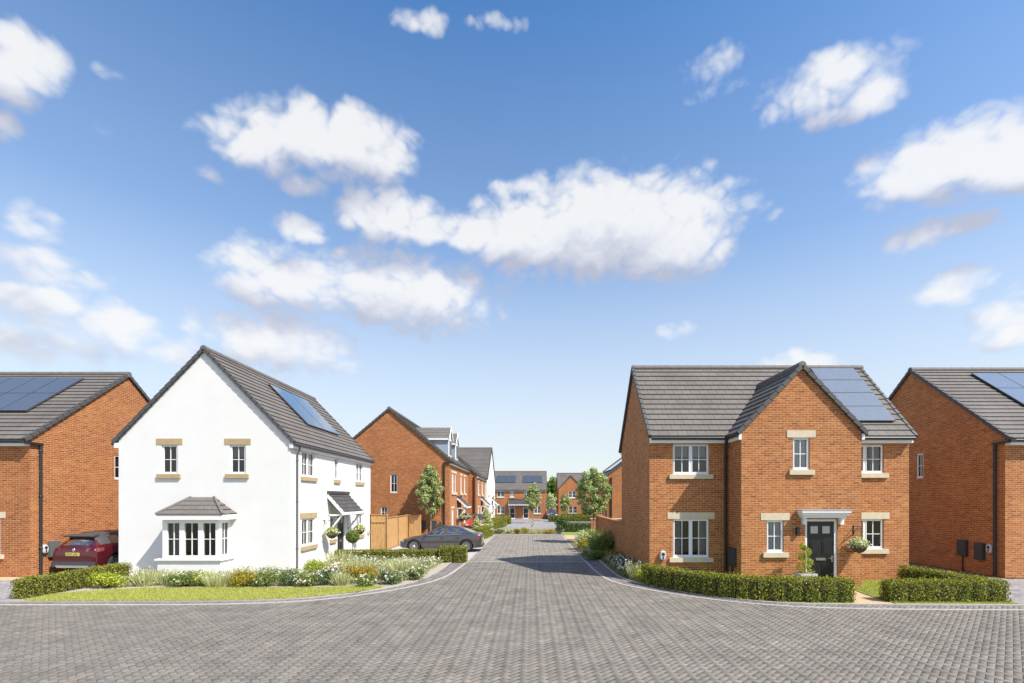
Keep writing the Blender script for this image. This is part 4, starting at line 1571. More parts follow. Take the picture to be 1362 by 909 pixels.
sheet('front_lawn', [(2.6, 38.4), (7.0, 38.4), (7.0, 44.4), (2.6, 44.4)], .01, 'turf_green')


def court():
    mb = MB()
    ys = [44.5, 60, 78, 84]
    for a, b in zip(ys, ys[1:]):
        mb.poly([(-6.5 if b > 70 else -4.6, a, -.02 + gz(a)), (13, a, -.02 + gz(a)), (13, b, -.02 + gz(b)), (-6.5 if b > 70 else -4.6, b, -.02 + gz(b))])
    tag(mb.build('paved_court', M['court']), kind='structure')


court()

# ------------------------------------------------------------------ plants


def unit(a):
    return a / np.maximum(np.linalg.norm(a, axis=1, keepdims=True), 1e-9)


def leaf_quads(C, Nn, size, aspect=.55, jit=.9):
    n = len(C)
    nn = unit(Nn + RNG.normal(0, jit, (n, 3)))
    t = unit(np.cross(nn, RNG.normal(0, 1, (n, 3))))
    b = np.cross(nn, t)
    s = size * RNG.uniform(.6, 1.25, (n, 1))
    q = np.zeros((n, 4, 3))
    q[:, 0] = C - t * s * .5
    q[:, 1] = C + b * s * aspect * .5 + nn * s * .08
    q[:, 2] = C + t * s * .5
    q[:, 3] = C - b * s * aspect * .5 + nn * s * .08
    return q


def lobes_points(L, n):
    """L: (m,4) lobe centres + radii (m,3)?  -> points and outward normals spread over the lobes"""
    cen, rad = L
    w = (rad[:, 0] * rad[:, 2])
    ix = RNG.choice(len(cen), n, p=w / w.sum())
    d = unit(RNG.normal(0, 1, (n, 3)))
    f = RNG.uniform(.12, 1.12, (n, 1)) ** .6
    return cen[ix] + d * rad[ix] * f, d


def shrub(name, label, loc, w, h, leaf, n=900, size=.055, flower=None, nf=0, fsize=.06, depth=None, group=None, lob=9, flat=False):
    x, y = loc
    w, n = w * 1.14, int(n * 1.35)
    z0 = gz(y) + .01
    t = thing(name, label, 'shrub' if not flower else 'flowering shrub', (x, y, z0), group)
    depth = depth or w * .8
    c, r = [], []
    for i in range(lob):
        a = 2 * math.pi * (i / lob) + RNG.uniform(-.4, .4)
        f = math.sqrt(RNG.uniform(.05, .8))
        zz = RNG.uniform(.25, .78) * h * (1 - .35 * f)
        c.append((x + math.cos(a) * f * w * .34, y + math.sin(a) * f * depth * .34, z0 + zz))
        s = RNG.uniform(.75, 1.2)
        r.append((w * .2 * s, depth * .2 * s, h * .24 * s))
    c.append((x, y, z0 + h * .4))
    r.append((w * .36, depth * .36, h * .4))
    c, r = np.array(c), np.array(r)
    P, D = lobes_points((c, r), n)
    ok = P[:, 2] > z0 + .015
    P, D = P[ok], D[ok]
    quads_mesh('foliage', leaf_quads(P, D + np.array([0, 0, .5]), size), M[leaf], t)
    mb = MB()
    for i in range(lob):
        mb.tube([(x, y, z0 - .02), tuple((c[i] + np.array([x, y, z0])) / 2), tuple(c[i])], [.012, .008, .004], 5, cap=False)
    mb.build('stem', M['twig'], t)
    if flower:
        nf = max(6, int(nf * .7))
        P, D = lobes_points((c, r * 1.04), nf * 3)
        ok = (D[:, 2] > -.1) & (P[:, 2] > z0 + h * .25)
        P, D = P[ok][:nf], D[ok][:nf]
        blossom(P, D, fsize, flower, t)
    return t


def blossom(P, D, fs, mat, t):
    qs = []
    for k in range(7):
        off = RNG.normal(0, fs * .28, P.shape)
        qs.append(leaf_quads(P + off + D * fs * .3, D + np.array([0, -.3, .4]), fs * .85, .9, .5))
    o = quads_mesh('blossom', np.concatenate(qs), M[mat], t)
    o['kind'] = 'stuff'


def grass_clump(name, label, loc, w, h, mat='blade_pale', n=450, group=None, depth=None, flower=None, nf=0, fsize=.05):
    x, y = loc
    z0 = gz(y) + .005
    t = thing(name, label, 'ornamental grass', (x, y, z0), group)
    depth = depth or w * .7
    a = RNG.uniform(0, 2 * math.pi, n)
    f = np.sqrt(RNG.uniform(0, 1, n))
    bx, by = x + np.cos(a) * f * w * .33, y + np.sin(a) * f * depth * .33
    hh = h * RNG.uniform(.55, 1.1, n)
    lx, ly = np.cos(a) * f * w * .22 + RNG.normal(0, w * .08, n), np.sin(a) * f * depth * .22 + RNG.normal(0, w * .08, n)
    wd = RNG.uniform(.006, .013, n)
    th = RNG.uniform(0, math.pi, n)
    q = np.zeros((n, 4, 3))
    q[:, 0] = np.stack([bx - np.cos(th) * wd, by - np.sin(th) * wd, np.full(n, z0)], 1)
    q[:, 1] = np.stack([bx + np.cos(th) * wd, by + np.sin(th) * wd, np.full(n, z0)], 1)
    q[:, 2] = np.stack([bx + lx + np.cos(th) * wd * .3, by + ly + np.sin(th) * wd * .3, z0 + hh], 1)
    q[:, 3] = np.stack([bx + lx - np.cos(th) * wd * .3, by + ly - np.sin(th) * wd * .3, z0 + hh], 1)
    quads_mesh('blades', q, M[mat], t)
    if flower:
        ix = RNG.choice(n, nf)
        P = (q[ix, 2] + q[ix, 3]) / 2
        blossom(P, np.tile([0, 0, 1.0], (nf, 1)), fsize, flower, t)
    return t


def hedge(name, label, path, w, h, mat='hedge', dens=1700, size=.05, clump=.42, group=None, z=None):
    path = [np.array(p, float) for p in path]
    z0 = (gz(path[0][1]) if z is None else z) + .005
    mid = path[len(path) // 2]
    t = thing(name, label, 'hedge', (mid[0], mid[1], z0), group)
    segs = []
    L = 0
    for a, b in zip(path, path[1:]):
        l = np.linalg.norm(b - a)
        segs.append((a, b, L, l))
        L += l
    n = int(dens * L * (w + 2 * h) + dens * w * h * 2)
    s = RNG.uniform(-w * .12, L + w * .12, n)
    area = np.array([h, w, h])
    side = RNG.choice(3, n, p=area / area.sum())
    v = RNG.uniform(0, 1, n)
    # end caps
    ecap = RNG.uniform(0, 1, n) < (w * h * 2) / (L * (w + 2 * h) + w * h * 2)
    # waist between clumps
    ph = (s / clump) % 1.0
    waist = 1 - .30 * np.exp(-((np.minimum(ph, 1 - ph)) / .13) ** 2)
    lat = np.where(side == 0, -.5, np.where(side == 2, .5, v - .5)) * w
    zz = np.where(side == 1, h, v * h)
    rnd = 1 - .18 * (zz / h) ** 4
    nl = np.where(side == 0, -1, np.where(side == 2, 1, 0)).astype(float)
    nz_ = np.where(side == 1, 1.0, 0.15)
    lat = np.where(ecap, RNG.uniform(-.5, .5, n) * w, lat)
    zz = np.where(ecap, RNG.uniform(0, 1, n) * h, zz)
    s = np.where(ecap, np.where(RNG.uniform(0, 1, n) < .5, -w * .12, L + w * .12), s)
    lat = lat * waist * rnd + RNG.normal(0, .03, n) + (RNG.uniform(0, 1, n) < .03) * RNG.normal(0, .06, n)
    zz = zz * np.where(side == 1, .92 + .1 * waist, 1) + RNG.normal(0, .03, n) + (RNG.uniform(0, 1, n) < .03) * np.abs(RNG.normal(0, .06, n))
    P = np.zeros((n, 3))
    D = np.zeros((n, 3))
    for (a, b, l0, l) in segs:
        last = l0 + l >= L - 1e-6
        m = ((s >= l0) | (l0 == 0)) & ((s < l0 + l) | last)
        d = (b - a) / l
        nn = np.array([-d[1], d[0]])
        q = a + np.outer(s[m] - l0, d) + np.outer(lat[m], nn)
        P[m, 0], P[m, 1] = q[:, 0], q[:, 1]
        D[m, 0], D[m, 1] = nn[0] * nl[m], nn[1] * nl[m]
        e = np.where(ecap[m], np.sign(s[m] - L / 2), 0)
        D[m, 0] += d[0] * e
        D[m, 1] += d[1] * e
    P[:, 2] = z0 + np.maximum(zz, .02)
    D[:, 2] = nz_
    quads_mesh('foliage', leaf_quads(P, D, size, .6, .75), M[mat], t)
    mb = MB()
    for (a, b, l0, l) in segs:
        d = (b - a) / l
        nn = np.array([-d[1], d[0]])
        i = .36 * w
        c = [a - nn * i, b - nn * i, b + nn * i, a + nn * i]
        mb.hexa([(p[0], p[1], z0) for p in c] + [(p[0], p[1], z0 + h * .86) for p in c])
    mb.build('inner_core', M['twig'], t)  # solid dark box added inside so the hedge is not see-through
    return t


def tree(name, label, loc, crown_w, z_lo, z_hi, leaf, n=5200, size=.12, lob=46, trunk=.055, group=None, shape='oval', bark='bark', lean=0):
    x, y = loc
    z0 = gz(y)
    t = thing(name, label, 'tree', (x, y, z0), group)
    lob, n = int(lob * 1.9), int(n * 1.5)
    cz, hz = z0 + (z_lo + z_hi) / 2, (z_hi - z_lo) / 2
    c, r = [], []
    while len(c) < lob:
        p = RNG.uniform(-1, 1, 3)
        q = np.linalg.norm(p)
        if q > 1 or q < .12:
            continue
        taper = 1 - .32 * max(0, p[2]) - .12 * max(0, -p[2]) if shape == 'oval' else (1 - p[2]) / 1.75
        a = crown_w / 2 * .86
        c.append((x + p[0] * a * taper, y + p[1] * a * taper, cz + p[2] * hz * .9))
        s = crown_w * RNG.uniform(.07, .135)
        r.append((s, s, s * RNG.uniform(.6, .95)))
    c, r = np.array(c), np.array(r)
    P, D = lobes_points((c, r), n)
    quads_mesh('crown', leaf_quads(P, D + np.array([0, 0, .4]), size, .6, .8), M[leaf], t)
    mb = MB()
    top = z0 + z_lo + (z_hi - z_lo) * .8
    pts, rr = [], []
    for k in range(7):
        f = k / 6
        pts.append((x + .05 * math.sin(f * 5) * crown_w * .3, y, z0 - .03 + (top - z0) * f))
        rr.append(trunk * (1 - .8 * f) + (.02 if k == 0 else 0))
    mb.tube(pts, rr, 8)
    for i in range(0, lob, 4):
        zb = max(z0 + z_lo * .9, c[i][2] - (abs(c[i][0] - x) + abs(c[i][1] - y)) * .9 - .15)
        zb = min(zb, top)
        a = V((x, y, zb))
        b = V(c[i])
        mb.tube([a, a.lerp(b, .5) + V((0, 0, .05)), b], [trunk * .35, trunk * .22, trunk * .08], 5, cap=False)
    mb.build('trunk', M[bark], t)
    return t


def grass_field(poly, n, h, mat, z, name='grass'):
    P = np.array(poly)
    lo, hi = P.min(0), P.max(0)
    pts = RNG.uniform(lo, hi, (n, 2))
    pts = pts[inside(poly, pts)]
    m = len(pts)
    th = RNG.uniform(0, math.pi, m)
    wd = RNG.uniform(.004, .009, m)
    hh = h * RNG.uniform(.5, 1.2, m)
    ln = RNG.normal(0, h * .45, (m, 2))
    q = np.zeros((m, 3, 3))
    q[:, 0] = np.stack([pts[:, 0] - np.cos(th) * wd, pts[:, 1] - np.sin(th) * wd, np.full(m, z)], 1)
    q[:, 1] = np.stack([pts[:, 0] + np.cos(th) * wd, pts[:, 1] + np.sin(th) * wd, np.full(m, z)], 1)
    q[:, 2] = np.stack([pts[:, 0] + ln[:, 0], pts[:, 1] + ln[:, 1], z + hh], 1)
    o = quads_mesh(name, q, M[mat], k=3)
    tag(o, kind='stuff')


grass_field(lawn_poly, 60000, .045, 'blade', .028)
grass_field([(10.05, 14.5), (10.0, 13.2), (13.3, 13.1), (13.3, 16.8), (10.9, 16.8), (10.9, 15.7), (10.35, 15.7)], 22000, .05, 'blade', .018)

# --- hedges
hedge('hedge', 'clipped hedge running from the road towards the rear of the red car', [(-14.78, 13.95), (-14.72, 17.4)], .52, .52, 'hedge2')
hedge('hedge', 'clumpy clipped hedge curving along the road in front of the gabled brick house', smooth_line([(3.95, 16.35), (4.6, 15.25), (5.35, 14.4), (6.2, 13.88), (7.3, 13.55), (8.9, 13.5)], 1), .5, .62, 'hedge', clump=.44)
hedge('hedge', 'straight clumpy hedge beside the road right of the sandy path', [(10.05, 13.56), (13.2, 13.54)], .5, .56, 'hedge', clump=.44)
hedge('hedge', 'clipped hedge slanting back between the two right hand houses', [(13.15, 14.0), (12.85, 16.5)], .5, .55, 'hedge', clump=.44)
hedge('hedge', 'low thin hedge edging the flower bed in front of the grey car', [(-8.9, 22.1), (-4.2, 22.1)], .42, .5, 'hedge2')
hedge('hedge', 'thick square hedge end beside the road in front of the grey rear wheel', [(-4.05, 21.95), (-3.0, 21.95)], .62, .68, 'hedge2', clump=.55)
hedge('hedge', 'garden hedge along the side road before the dormer house', [(-3.75, 33.2), (-3.3, 37.4)], .7, .8, 'hedge2', dens=900, size=.07)
hedge('hedge', 'short hedge in front of the dormer house windows', [(-5.3, 34.0), (-4.0, 34.0)], .5, .75, 'hedge2', dens=900, size=.07)
hedge('hedge', 'hedge edging the far white house garden', [(-4.0, 46.5), (-3.0, 52.5)], .8, .95, 'hedge2', dens=600, size=.09)
hedge('hedge', 'small hedge at the foot of the far white house', [(-4.1, 58.5), (-2.6, 59.2)], .7, .9, 'hedge2', dens=500, size=.1)
hedge('hedge', 'dark green hedge behind the pale roadside tree trunk', [(3.1, 42.3), (6.8, 42.3)], .8, .75, 'leaf_dark', dens=700, size=.08)
hedge('hedge', 'long low hedge across the court before the distant gabled house', [(2.6, 68.5), (9.5, 68.5)], .7, .75, 'hedge2', dens=400, size=.11)
hedge('hedge', 'hedge under the window of the distant gabled house', [(5.2, 81.0), (9.5, 81.0)], .8, .8, 'hedge', dens=350, size=.12)

# --- left bed, front row along the lawn edge
shrub('shrub', 'lime green leafy shrub next to the hedge by the red car', (-13.75, 15.6), 1.25, .62, 'leaf_lime', 1500, .075)
grass_clump('grass_clump', 'feathery pale grass clump under the shadow beside the bay window', (-12.75, 15.9), .8, .52, n=300)
shrub('flowering_shrub', 'pale flowering sage shrub left of the bay window wall', (-13.0, 16.2), .9, .74, 'leaf_grey', 700, .05, 'pink_fl', 40, .055)
grass_clump('grass_clump', 'tall sparse grass clump directly left of the bay window plinth', (-12.2, 16.1), .7, .5, n=220)
shrub('shrub', 'bright leafy shrub with white blooms under the left of the bay window', (-11.35, 15.85), 1.15, .6, 'leaf_mid', 1300, .07, 'white_fl', 16, .06)
shrub('shrub', 'fresh lime shrub under the middle of the bay window', (-10.9, 15.95), .8, .55, 'leaf_lime', 800, .07)
grass_clump('grass_clump', 'thick feathery grass clump between lime shrub and golden ball', (-10.25, 15.75), 1.0, .46, n=380, flower='white_fl', nf=26, fsize=.045)
shrub('flowering_shrub', 'pale flowering shrub against the bay window plinth right corner', (-10.0, 16.6), .9, .7, 'leaf_grey', 700, .05, 'white_fl', 40, .055)
shrub('shrub', 'rounded golden shrub by the lawn right of the bay window', (-9.42, 15.85), 1.05, .64, 'leaf_gold', 1800, .06)
shrub('flowering_shrub', 'reddish green shrub behind the golden ball against the white wall', (-9.0, 16.6), 1.0, .72, 'leaf_mid', 900, .06, 'pink_fl', 30, .055)
for i, (x, y, w, h, fm, lb) in enumerate([
        (-8.75, 15.8, .95, .6, 'white_fl', 'white flowering shrub just right of the golden ball'),
        (-8.0, 15.95, .9, .66, 'white_fl', 'white flowering shrub in front of the corner downpipe'),
        (-7.35, 15.8, .8, .56, 'pink_fl', 'blush flowering shrub at the lawn edge right of the downpipe'),
        (-6.85, 16.1, .9, .66, 'white_fl', 'densely white flowering shrub left of the rusty orange shrub'),
        (-5.4, 15.75, .75, .5, 'white_fl', 'small white flowering shrub before the rusty orange shrub'),
        (-4.75, 16.25, .95, .66, 'white_fl', 'white flowering shrub right of the rusty orange shrub'),
        (-4.12, 17.1, .85, .62, 'white_fl', 'white flowering shrub at the bed tip nearest the road')]):
    shrub('flowering_shrub', lb, (x, y), w, h, 'leaf_dark' if i % 2 else 'leaf_mid', 1000, .06, fm, 20, .068, group='white flowering shrubs along the lawn')
shrub('shrub', 'yellow green bush against the white side wall by the downpipe', (-8.35, 18.6), .95, .72, 'leaf_lime', 1300, .06)
shrub('shrub', 'low golden shrub beside the side wall under the porch basket', (-7.5, 19.3), 1.1, .48, 'leaf_gold', 900, .05)
shrub('flowering_shrub', 'blush flowering shrub between the side wall and the white shrubs', (-7.1, 17.4), 1.0, .74, 'leaf_grey', 900, .055, 'pink_fl', 50, .07)
shrub('shrub', 'broad rusty orange shrub in the middle of the flower bed', (-5.85, 16.65), 1.5, .72, 'leaf_rust', 2400, .06)
shrub('flowering_shrub', 'grey lavender flowering shrub behind the rusty orange shrub', (-7.0, 20.2), 1.6, .66, 'leaf_grey', 1000, .055, 'lav_fl', 50, .07)
shrub('flowering_shrub', 'wide lavender flowering shrub in front of the low hedge', (-5.3, 19.9), 1.9, .55, 'leaf_grey', 1100, .055, 'lav_fl', 55, .07)
shrub('flowering_shrub', 'pale flowering shrub close to the thick hedge end', (-4.35, 20.3), 1.2, .52, 'leaf_grey', 800, .05, 'white_fl', 60, .07)
grass_clump('grass_clump', 'pale grass clump behind the white shrubs at the bed centre', (-6.6, 18.3), 1.3, .55, n=500)
grass_clump('grass_clump', 'pale grass clump right of the bed centre near the road tip', (-4.9, 18.2), 1.5, .6, n=600, flower='white_fl', nf=14, fsize=.06)
grass_clump('grass_clump', 'small grass tuft at the lawn edge before the rusty shrub', (-6.3, 16.0), .7, .42, n=300)
grass_clump('grass_clump', 'grass clump beside the low hedge and the porch', (-8.3, 20.9), 1.2, .6, n=450)

# low ground cover filling the bed between the shrubs


def ground_cover(poly, n, h, mats, fl, nf):
    P = np.array(poly)
    lo, hi = P.min(0), P.max(0)
    for mat, fr in mats:
        m = int(n * fr)
        pts = RNG.uniform(lo, hi, (m * 2, 2))
        pts = pts[inside(poly, pts)]
        k = np.sin(pts[:, 0] * 5.1 + 1.3 * np.sin(pts[:, 1] * 3.7)) * np.sin(pts[:, 1] * 4.3 + len(mat)) * .5 + .5
        zz = .02 + h * RNG.uniform(.1, 1, len(pts)) * (.35 + .65 * k)
        C = np.column_stack([pts, zz])
        tag(quads_mesh('ground_cover', leaf_quads(C, np.tile([0, -.2, 1.0], (len(C), 1)), .065, .5, .9), M[mat]), kind='stuff')
    pts = RNG.uniform(lo, hi, (nf * 3, 2))
    pts = pts[inside(poly, pts)]
    C = np.column_stack([pts, h * RNG.uniform(.6, 1.25, len(pts))])
    qs = [leaf_quads(C + RNG.normal(0, .022, C.shape), np.tile([0, -.3, .8], (len(C), 1)), .06, .9, .5) for _ in range(4)]
    tag(quads_mesh('ground_cover', np.concatenate(qs), M[fl]), kind='stuff')


ground_cover([(-14.0, 15.6), (-12.4, 15.75), (-7.4, 15.8), (-5.3, 15.95), (-4.5, 16.3), (-4.1, 17.3), (-3.95, 19.2), (-3.9, 21.8), (-8.9, 21.8), (-9.05, 18.3), (-14.0, 18.3)], 20000, .32, (('leaf_grey', .4), ('leaf_straw', .35), ('leaf_mid', .25)), 'white_fl', 130)
ground_cover([(2.75, 23.2), (4.1, 23.2), (4.1, 31), (2.65, 31)], 3000, .25, (('leaf_mid', .6), ('leaf_grey', .4)), 'white_fl', 30)
ground_cover([(3.35, 17.7), (4.1, 17.0), (4.1, 23.2), (3.35, 22.6)], 2600, .3, (('leaf_mid', .6), ('leaf_grey', .4)), 'white_fl', 60)

# --- right bed along the brick side wall
shrub('shrub', 'yellow shrub at the kerb beside the big dark shrub', (2.95, 26.3), 1.0, .85, 'leaf_gold', 1100, .07)
shrub('shrub', 'big dark green shrub against the garden wall', (3.62, 24.7), 1.7, 1.75, 'leaf_mid', 3800, .085, lob=16, depth=2.6)
shrub('shrub', 'pale variegated shrub left of the big dark shrub', (3.15, 27.3), 1.35, 1.5, 'leaf_vari', 2000, .085, lob=14)
shrub('flowering_shrub', 'creamy white flowers at the kerb below the yellow shrub', (2.86, 24.6), .7, .55, 'leaf_mid', 500, .06, 'white_fl', 46, .08)
shrub('shrub', 'low green shrub at the kerb before the big dark shrub', (3.2, 22.95), 1.3, .62, 'leaf_mid', 1500, .06)
shrub('shrub', 'orange tinted shrub by the brick house rear corner', (3.78, 21.9), .85, .72, 'leaf_rust', 1100, .06)
shrub('flowering_shrub', 'dusky pink flowering shrub beside the shaded brick wall', (3.72, 20.4), .8, .78, 'leaf_dark', 800, .055, 'pink_fl', 46, .065)
shrub('flowering_shrub', 'tall white flowering shrub beside the shaded brick wall', (3.75, 19.3), .85, .82, 'leaf_dark', 900, .06, 'white_fl', 60, .075)
shrub('flowering_shrub', 'white and blush flowering shrub near the front brick corner', (3.78, 18.1), .9, .78, 'leaf_mid', 900, .06, 'pink_fl', 60, .08)
grass_clump('grass_clump', 'light grass clump at the front corner of the gabled brick house', (3.8, 17.2), .75, .6, n=420, flower='white_fl', nf=16, fsize=.06)
shrub('shrub', 'bright leafy shrub at the near end of the curved hedge', (3.85, 16.8), .6, .55, 'leaf_lime', 600, .055)

# --- planting strip across the end of the side road
for i, (x, y, w, h, m, lb) in enumerate([
        (-2.6, 39.6, 1.0, .5, 'leaf_mid', 'leftmost green shrub in the strip closing the side road'),
        (-1.8, 39.9, .8, .5, 'leaf_vari', 'pale variegated shrub in the strip closing the side road'),
        (-1.1, 39.6, .75, .55, 'leaf_gold', 'small golden shrub in the strip closing the side road'),
        (-.5, 40.2, .8, .6, 'leaf_lime', 'lime shrub in the strip left of the staked sapling'),
        (1.55, 39.5, 1.3, .58, 'leaf_gold', 'wide golden shrub in the strip right of the staked sapling')]):
    shrub('shrub', lb, (x, y), w, h, m, 550, .09)
grass_clump('grass_clump', 'pale grass clump round the foot of the staked sapling', (.45, 39.8), 1.3, .4, n=350)
tree('sapling', 'thin staked sapling in the planting strip at the road end', (.07, 39.4), .7, .6, 1.25, 'leaf_vari', 150, .07, 12, .022)
shrub('shrub', 'dark conical conifer beside the end of the side road', (2.75, 43.2), 1.35, 1.9, 'leaf_dark', 2200, .11, lob=16)
shrub('shrub', 'small dark green bush in front of the conical conifer', (2.45, 41.2), .8, .8, 'leaf_dark', 800, .09)
tree('conical_shrub', 'shorter pale conical shrub by the dormer house', (-3.98, 35.4), 1.25, .06, 1.8, 'leaf_vari', 2600, .085, 50, .03, shape='cone')
tree('conical_shrub', 'taller pale conical shrub by the dormer house', (-3.35, 36.8), 1.65, .06, 2.4, 'leaf_vari', 3600, .09, 60, .03, shape='cone')

# --- trees
tree('young_tree', 'young leafy tree behind the grey car beside the brick gable', (-6.75, 32.3), 2.15, 1.55, 5.3, 'leaf_tree', 6200, .125, 54)
tree('young_tree', 'young pale leafy tree standing at the end of the garden wall', (4.05, 31.2), 2.5, 1.55, 5.1, 'leaf_tree', 6000, .13, 54, .05)
tree('young_tree', 'young tree in front of the far semi-detached pair', (.2, 62), 2.5, 1.3, 5.5, 'leaf_tree', 4200, .17, 46, .06)
tree('young_tree', 'pale young tree between the two distant brick houses', (3.0, 71), 2.0, 1.3, 4.3, 'leaf_vari', 1900, .2, 36, .06)
tree('young_tree', 'slim young tree before the distant gabled house', (4.75, 66), 1.9, 1.2, 3.9, 'leaf_tree', 1900, .18, 36, .05)
tree('background_tree', 'large green tree rising behind the gap between distant houses', (4.3, 102), 6.0, 1.0, 8.1, 'leaf_far', 5000, .4, 60, .2)


def ball_topiary():
    x, y = -8.35, 22.55
    t = thing('ball_topiary', 'clipped ball topiary on a bare stem in a dark pot by the white porch', 'topiary', (x, y, 0))
    d = unit(RNG.normal(0, 1, (4200, 3)))
    P = np.array([x, y, 1.12]) + d * .30 * RNG.uniform(.6, 1.05, (4200, 1))
    quads_mesh('foliage', leaf_quads(P, d, .06), M['leaf_mid'], t)
    mb = MB()
    mb.tube([(x, y, .3), (x, y, 1.1)], .018, 6)
    mb.build('stem', M['bark'], t)
    mb = MB()
    mb.lathe([(0, .0), (.13, .0), (.17, .38), (.155, .38), (.15, .34), (0, .33)], (x, y, 0), 16)
    mb.build('pot', M['dpot'], t)


def spiral_topiary():
    x, y = 8.72, 15.3
    t = thing('spiral_topiary', 'bright green spiral topiary in a pale square pot by the black door', 'topiary', (x, y, 0))
    n = 1900
    s = RNG.uniform(0, 1, n)
    a = s * 2 * math.pi * 2.6
    R0 = .21 * (1 - .55 * s)
    d = unit(RNG.normal(0, 1, (n, 3)))
    P = np.stack([x + np.cos(a) * R0 * .7, y + np.sin(a) * R0 * .7, .56 + s * .88], 1) + d * (.155 * (1 - .45 * s))[:, None] * RNG.uniform(.7, 1.05, (n, 1))
    quads_mesh('foliage', leaf_quads(P, d, .045), M['leaf_lime'], t)
    mb = MB()
    mb.tube([(x, y, .3), (x, y, 1.35)], [.022, .012], 6)
    mb.build('stem', M['bark'], t)
    mb = MB()
    for (r0, r1, z0, z1) in ((.19, .23, 0, .45), (.255, .255, .45, .53)):
        mb.hexa([(x - r0, y - r0, z0 + .004), (x + r0, y - r0, z0 + .004), (x + r0, y + r0, z0 + .004), (x - r0, y + r0, z0 + .004),
                 (x - r1, y - r1, z1), (x + r1, y - r1, z1), (x + r1, y + r1, z1), (x - r1, y + r1, z1)])
    mb.build('pot', M['pot'], t)
    mb = MB()
    mb.box(x - .21, x + .21, y - .21, y + .21, 0.531, .536)
    mb.build('compost', M['soil'], t)


def basket(label, c, leaf, fl, hook, r=.25, nfl=60):
    x, y, z = c
    t = thing('hanging_basket', label, 'hanging basket', (x, y, z))
    mb = MB()
    mb.lathe([(0, -.24), (r * .45, -.21), (r * .8, -.11), (r, .0), (r * .96, .0), (0, -.02)], c, 16)
    mb.build('bowl', M['basket'], t)
    n = 800
    d = unit(RNG.normal(0, 1, (n, 3)))
    d[:, 2] = np.where(d[:, 2] < -.35, -d[:, 2], d[:, 2])
    P = np.array(c) + np.array([0, 0, .03]) + d * np.array([r * 1.15, r * 1.15, r * .95]) * RNG.uniform(.6, 1.05, (n, 1))
    quads_mesh('foliage', leaf_quads(P, d, .06), M[leaf], t)
    d = unit(RNG.normal(0, 1, (nfl, 3)))
    d[:, 2] = np.abs(d[:, 2]) - .1
    blossom(np.array(c) + d * np.array([r * 1.25, r * 1.25, r * .9]), d, .06, fl, t)
    mb = MB()
    for k in range(3):
        a = k * 2.094 + .4
        mb.tube([(x + math.cos(a) * r * .95, y + math.sin(a) * r * .95, z), (hook[0], hook[1], hook[2])], .006, 4)
    mb.build('chain', M['black'], t)
    return t


ball_topiary()
spiral_topiary()
basket('hanging basket with white flowers on the bracket right of the black door', (10.55, 15.47, 1.38), 'leaf_vari', 'white_fl', (10.59, 15.47, 1.97), .25, 30)
basket('hanging basket of green and cream plants left of the white house porch', (-8.8, 21.3, 1.36), 'leaf_lime', 'white_fl', (-8.8, 21.3, 1.95), .26, 40)
basket('hanging basket of green and cream plants right of the white house porch', (-8.8, 24.75, 1.28), 'leaf_lime', 'white_fl', (-8.8, 24.75, 1.95), .26, 40)
basket('hanging basket left of the dormer house porch', (-5.15, 36.1, 1.45), 'leaf_mid', 'white_fl', (-5.15, 36.1, 2.1), .27, 30)
basket('hanging basket right of the dormer house porch', (-5.15, 38.7, 1.45), 'leaf_mid', 'white_fl', (-5.15, 38.7, 2.1), .27, 30)
for i, (x, y, z) in enumerate([(-9.2, 21.3, 1.95), (-9.2, 24.75, 1.95), (-5.57, 36.1, 2.1), (-5.57, 38.7, 2.1)]):
    host = bpy.data.objects['white_house'] if i < 2 else [o for o in bpy.data.objects if 'dormers' in o.get('label', '')][0]
    mb = MB()
    mb.tube([(x, y, z), (x + .42, y, z + .0)], .012, 6)
    mb.tube([(x, y, z - .25), (x + .3, y, z - .01)], .01, 6)
    mb.build('basket_bracket', M['black'], host)
# small dark cabinet at the road end
t = thing('utility_cabinet', 'small dark utility cabinet on the ground by the golden shrub', 'cabinet', (2.3, 39.0, 0))
mb = MB()
mb.box(2.15, 2.45, 38.9, 39.1, .0, .38)
mb.build('body', M['dgrey'], t)
mb = MB()
mb.box(2.12, 2.48, 38.87, 39.13, .381, .42)
mb.build('cap', M['black'], t)


